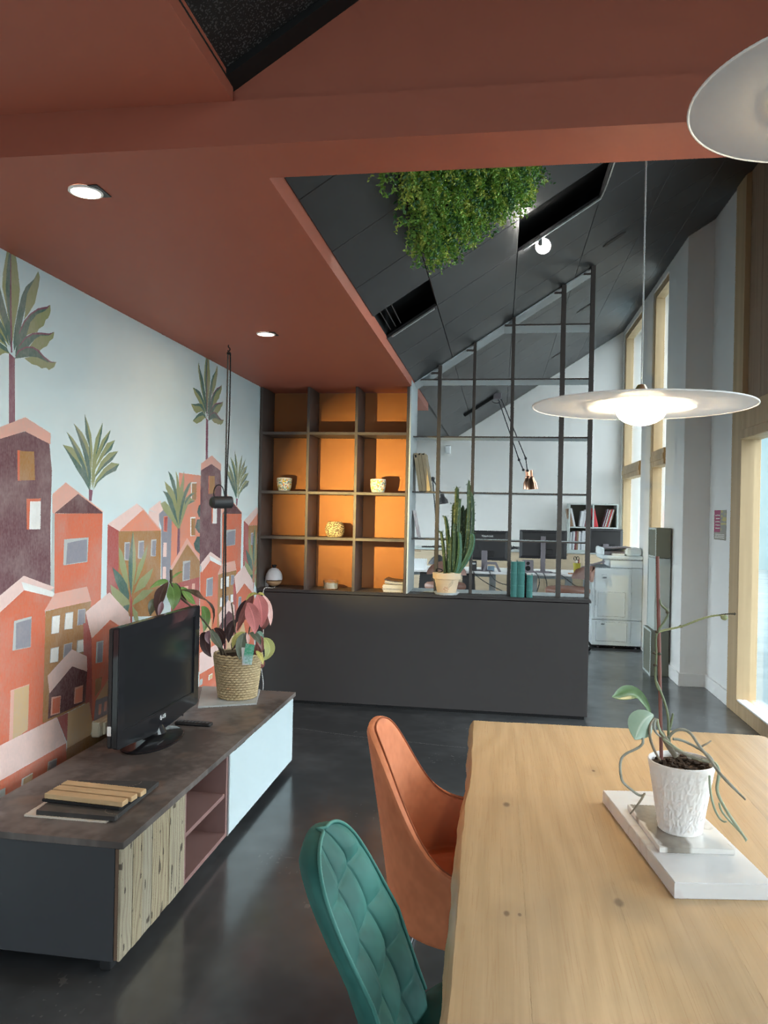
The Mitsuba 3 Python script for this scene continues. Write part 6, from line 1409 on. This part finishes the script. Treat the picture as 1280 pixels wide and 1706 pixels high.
lk = thing('locker_tower', 'tall narrow tower of khaki and grey storage boxes against the white pier', 'cabinet')
LX0, LX1, LY0, LY1 = 1.500, 1.634, 7.72, 8.10
for nm, z0, z1, m_, pro in (('top_box', 1.135, 1.425, 'm_khaki', 0.0), ('middle_box', 0.440, 1.132, 'm_cabinet_grey', 0.0), ('bottom_box', 0.0, 0.437, 'm_khaki', 0.03)):
    b_ = obj(nm, cbx(LX0 - pro, LX1, LY0, LY1, z0, z1, 0.003), m_, lk)
    obj('edge_frame', cat_([cbx(LX0 - pro - 0.006, LX0 - pro, LY0, LY1, z1 - 0.018, z1, 0.001), cbx(LX0 - pro - 0.006, LX0 - pro, LY0, LY1, z0, z0 + 0.018, 0.001), cbx(LX0 - pro - 0.006, LX0 - pro, LY0, LY0 + 0.018, z0 + 0.018, z1 - 0.018, 0.001), cbx(LX0 - pro - 0.006, LX0 - pro, LY1 - 0.018, LY1, z0 + 0.018, z1 - 0.018, 0.001)]), 'm_cabinet_grey', b_)
po = thing('poster', 'small magenta and yellow notice on the white wall beside the glazed door', 'poster')
obj('sheet', bx(XR - 0.003, XR, 6.80, 7.16, 1.345, 1.60), mat('m_poster', lambda p, n, uv: mx(mx((0.30, 0.28, 0.24), (0.34, 0.06, 0.14), ss(0.0, 0.01, p.z - 1.405) * ss(0.0, 0.01, p.y - 6.965)), (0.48, 0.40, 0.16), ss(0.0, 0.004, p.z - 1.42) * ss(0.0, 0.004, 6.955 - p.y) * ss(0.45, 0.55, nz(p.z * 60, p.y * 6, 0))), 0.35, 0.4), po)
for q in range(5): obj('text_line', bx(XR - 0.004, XR - 0.003, 6.98, 7.13 - 0.02 * (q % 2), 1.44 + 0.028 * q, 1.448 + 0.028 * q), 'm_paper', po)
for q in range(3): obj('text_line', bx(XR - 0.004, XR - 0.003, 6.84, 7.12, 1.36 + 0.014 * q, 1.366 + 0.014 * q), 'm_paper', po)
# ---------------------------------------------------------------- on the ceilings: downlights, hanging greenery, rails, vents
for (x, y, lb) in ((-1.288, 2.225, 'recessed round ceiling light nearest the beam'), (-1.300, 4.13, 'recessed round ceiling light nearer the grid shelf')):
    k = thing('ceiling_light', lb, 'lamp')
    obj('ring', mv(lathe([(0.042, 0), (0.052, 0), (0.052, -0.004), (0.044, -0.006), (0.042, -0.003)], n=40), x, y, 2.4998), 'm_opal_rim', k, smooth=40)
    obj('bracket', cbx(x + 0.030, x + 0.062, y - 0.045, y + 0.045, 2.4965, 2.4995, 0.001), 'm_black', k)
    q = obj('diffuser', mv(cylinder(0.042, 0.004, sections=40), x, y, 2.4965), 'm_opal_rim', k)
    scene[q]['emitter'] = {'type': 'area', 'radiance': rgb((10, 7.5, 4.6))}

gp = thing('hanging_greenery', 'thick mat of trailing green foliage hanging from the black sloped ceiling', 'plant')
obj('mat', on_slope(cbx(-0.375 / cs, 0.065 / cs, 2.30, 3.58, -0.02, -0.001, 0.004)), 'm_soil', gp)
def fol(c1, c2): return lambda p, n, uv: mx(c1, c2, fb(p.x * 22, p.y * 22, p.z * 22, octaves=2))
for nm, a, b in (('m_fol_mid', (0.11, 0.27, 0.03), (0.23, 0.43, 0.07)), ('m_fol_lime', (0.30, 0.44, 0.06), (0.44, 0.52, 0.11)), ('m_fol_dark', (0.025, 0.10, 0.030), (0.07, 0.19, 0.06))):
    scene[nm] = {'type': 'twosided', 'bsdf': {'type': 'principled', 'base_color': mikit.proc(fol(a, b)), 'roughness': 0.45, 'specular': 0.4}}
rg = np.random.default_rng(11)
N_SL = np.array([sn, 0, -cs])            # down, off the slope
def sprig(kind):
    """One trailing stem set with small rounded leaves, as (vertices, faces)."""
    X = rg.uniform(-0.385, 0.085); Y = rg.uniform(2.32, 3.60)
    ed = min(1.0, (3.62 - Y) / 0.25)
    b = np.array([X, Y, 3.011 + 0.65 * X]) + N_SL * 0.012
    L_ = rg.uniform(0.10, 0.20) * (0.75 + 0.25 * ed)
    d = N_SL * rg.uniform(0.35, 1.0) + np.array([rg.normal() * 0.55, rg.normal() * 0.55 + 0.15, rg.normal() * 0.15]); d /= np.linalg.norm(d)
    n = 10; pts = [b]
    for i in range(n):
        d = d + np.array([rg.normal() * 0.10, rg.normal() * 0.10, -0.14]); d /= np.linalg.norm(d); pts.append(pts[-1] + d * L_ / n)
    pts = np.array(pts); V, Fc = [], []
    def add(v, f):
        o = sum(len(x) for x in V); V.append(v); Fc.append(np.array(f) + o)
    for i in range(n):
        t = pts[i + 1] - pts[i]; t /= np.linalg.norm(t) + 1e-9
        s = np.cross(t, rg.normal(size=3)); s /= np.linalg.norm(s) + 1e-9
        add(np.array([pts[i] - s * 0.0009, pts[i] + s * 0.0009, pts[i + 1]]), [[0, 1, 2]])
        for sg in (-1, 1):
            for rep in range(2 if kind != 2 else 1):
                e = sg * s + t * rg.uniform(0.2, 0.9) + rg.normal(size=3) * 0.35; e /= np.linalg.norm(e)
                l = rg.uniform(0.010, 0.019) * (1.35 if kind == 2 else 1); w = l * rg.uniform(0.26, 0.40)
                q = np.cross(e, rg.normal(size=3)); q /= np.linalg.norm(q) + 1e-9; u = np.cross(q, e)
                p0 = pts[i] + (pts[i + 1] - pts[i]) * rg.random()
                add(np.array([p0, p0 + e * l * 0.5 + q * w + u * 0.001, p0 + e * l, p0 + e * l * 0.5 - q * w + u * 0.001, p0 + e * l * 0.5 - u * l * 0.12]), [[0, 1, 4], [1, 2, 4], [2, 3, 4], [3, 0, 4]])
    return np.vstack(V), np.vstack(Fc)
for kind, (m_, cn) in enumerate((('m_fol_mid', 560), ('m_fol_lime', 330), ('m_fol_dark', 230))):
    VV, FF, o = [], [], 0
    for q in range(cn):
        v, f = sprig(kind); VV.append(v); FF.append(f + o); o += len(v)
    q = gp + ('__foliage', '__lime_foliage', '__dark_foliage')[kind]; scene[q] = mikit.ply(trimesh.Trimesh(np.vstack(VV), np.vstack(FF), process=False), m_); tag(q, kind='stuff')

for i, (xa, xb, lb) in enumerate(((-0.66, -0.41, 'thin light rail across the slot near the terracotta edge of the slope'), (0.10, 0.535, 'thin light rail with a bent cable across the slot in the slope'))):
    k = thing('light_rail', lb, 'rail')
    obj('rail', on_slope(cbx(xa / cs, xb / cs, 4.548, 4.560, -0.016, -0.004, 0.002)), 'm_alu', k)
    if i: obj('cable', on_slope(tube([(xb / cs, 4.554, -0.010), (xb / cs + 0.012, 4.50, -0.006), (xb / cs + 0.02, 4.3, -0.006), (xb / cs + 0.02, 4.07, -0.006)], 0.004, 8, 30)), 'm_alu', k, smooth=True)
    else:
        for q in range(3): obj('lamella', on_slope(bx((xa + 0.01 + 0.03 * q) / cs, (xa + 0.014 + 0.03 * q) / cs, 4.08, 4.53, 0.02, 0.10)), 'm_bronze', k)
ts = thing('track_spotlight', 'glowing white spotlight head on the ceiling rail', 'lamp')
sx = 0.222; sp0 = np.array([sx, 4.60, 3.011 + 0.65 * sx - 0.055]); sdir = np.array([-0.18, -0.86, -0.46]); sdir /= np.linalg.norm(sdir)
def alongs(prof, n=28):
    m = lathe(prof, n=n); m.apply_transform(trimesh.geometry.align_vectors([0, 0, 1], sdir)); m.apply_translation(sp0); return m
obj('head', alongs([(0, -0.075), (0.020, -0.075), (0.022, -0.03), (0.044, -0.008), (0.046, 0.0), (0.043, 0.0), (0, -0.006)]), 'm_alu', ts, smooth=35)
obj('adapter', mv(cbx(-0.03, -0.005, -0.045, -0.02, -0.01, 0.045, 0.004), *sp0), 'm_alu', ts)
m = icosphere(3, 0.041); m.apply_scale((1, 1, 0.45)); m.apply_transform(trimesh.geometry.align_vectors([0, 0, 1], sdir)); m.apply_translation(sp0 + sdir * 0.012)
q = obj('lens', m, 'm_opal_rim', ts, smooth=True); scene[q]['emitter'] = {'type': 'area', 'radiance': rgb((14, 13.4, 12))}
for x, y, lb in ((0.777, 5.72, 'oval slit vent in the slope just before the divider'), (0.77, 7.54, 'oval slit vent in the slope behind the divider, middle one'), (0.65, 9.31, 'oval slit vent in the slope farthest back')):
    k = thing('ceiling_vent', lb, 'vent')
    for j in range(3):
        w = (0.075, 0.095, 0.075)[j]
        obj('slit', on_slope(cbx(x / cs - w, x / cs + w, y - 0.045 + 0.03 * j, y - 0.029 + 0.03 * j, -0.006, -0.001, 0.002)), 'm_bronze', k)
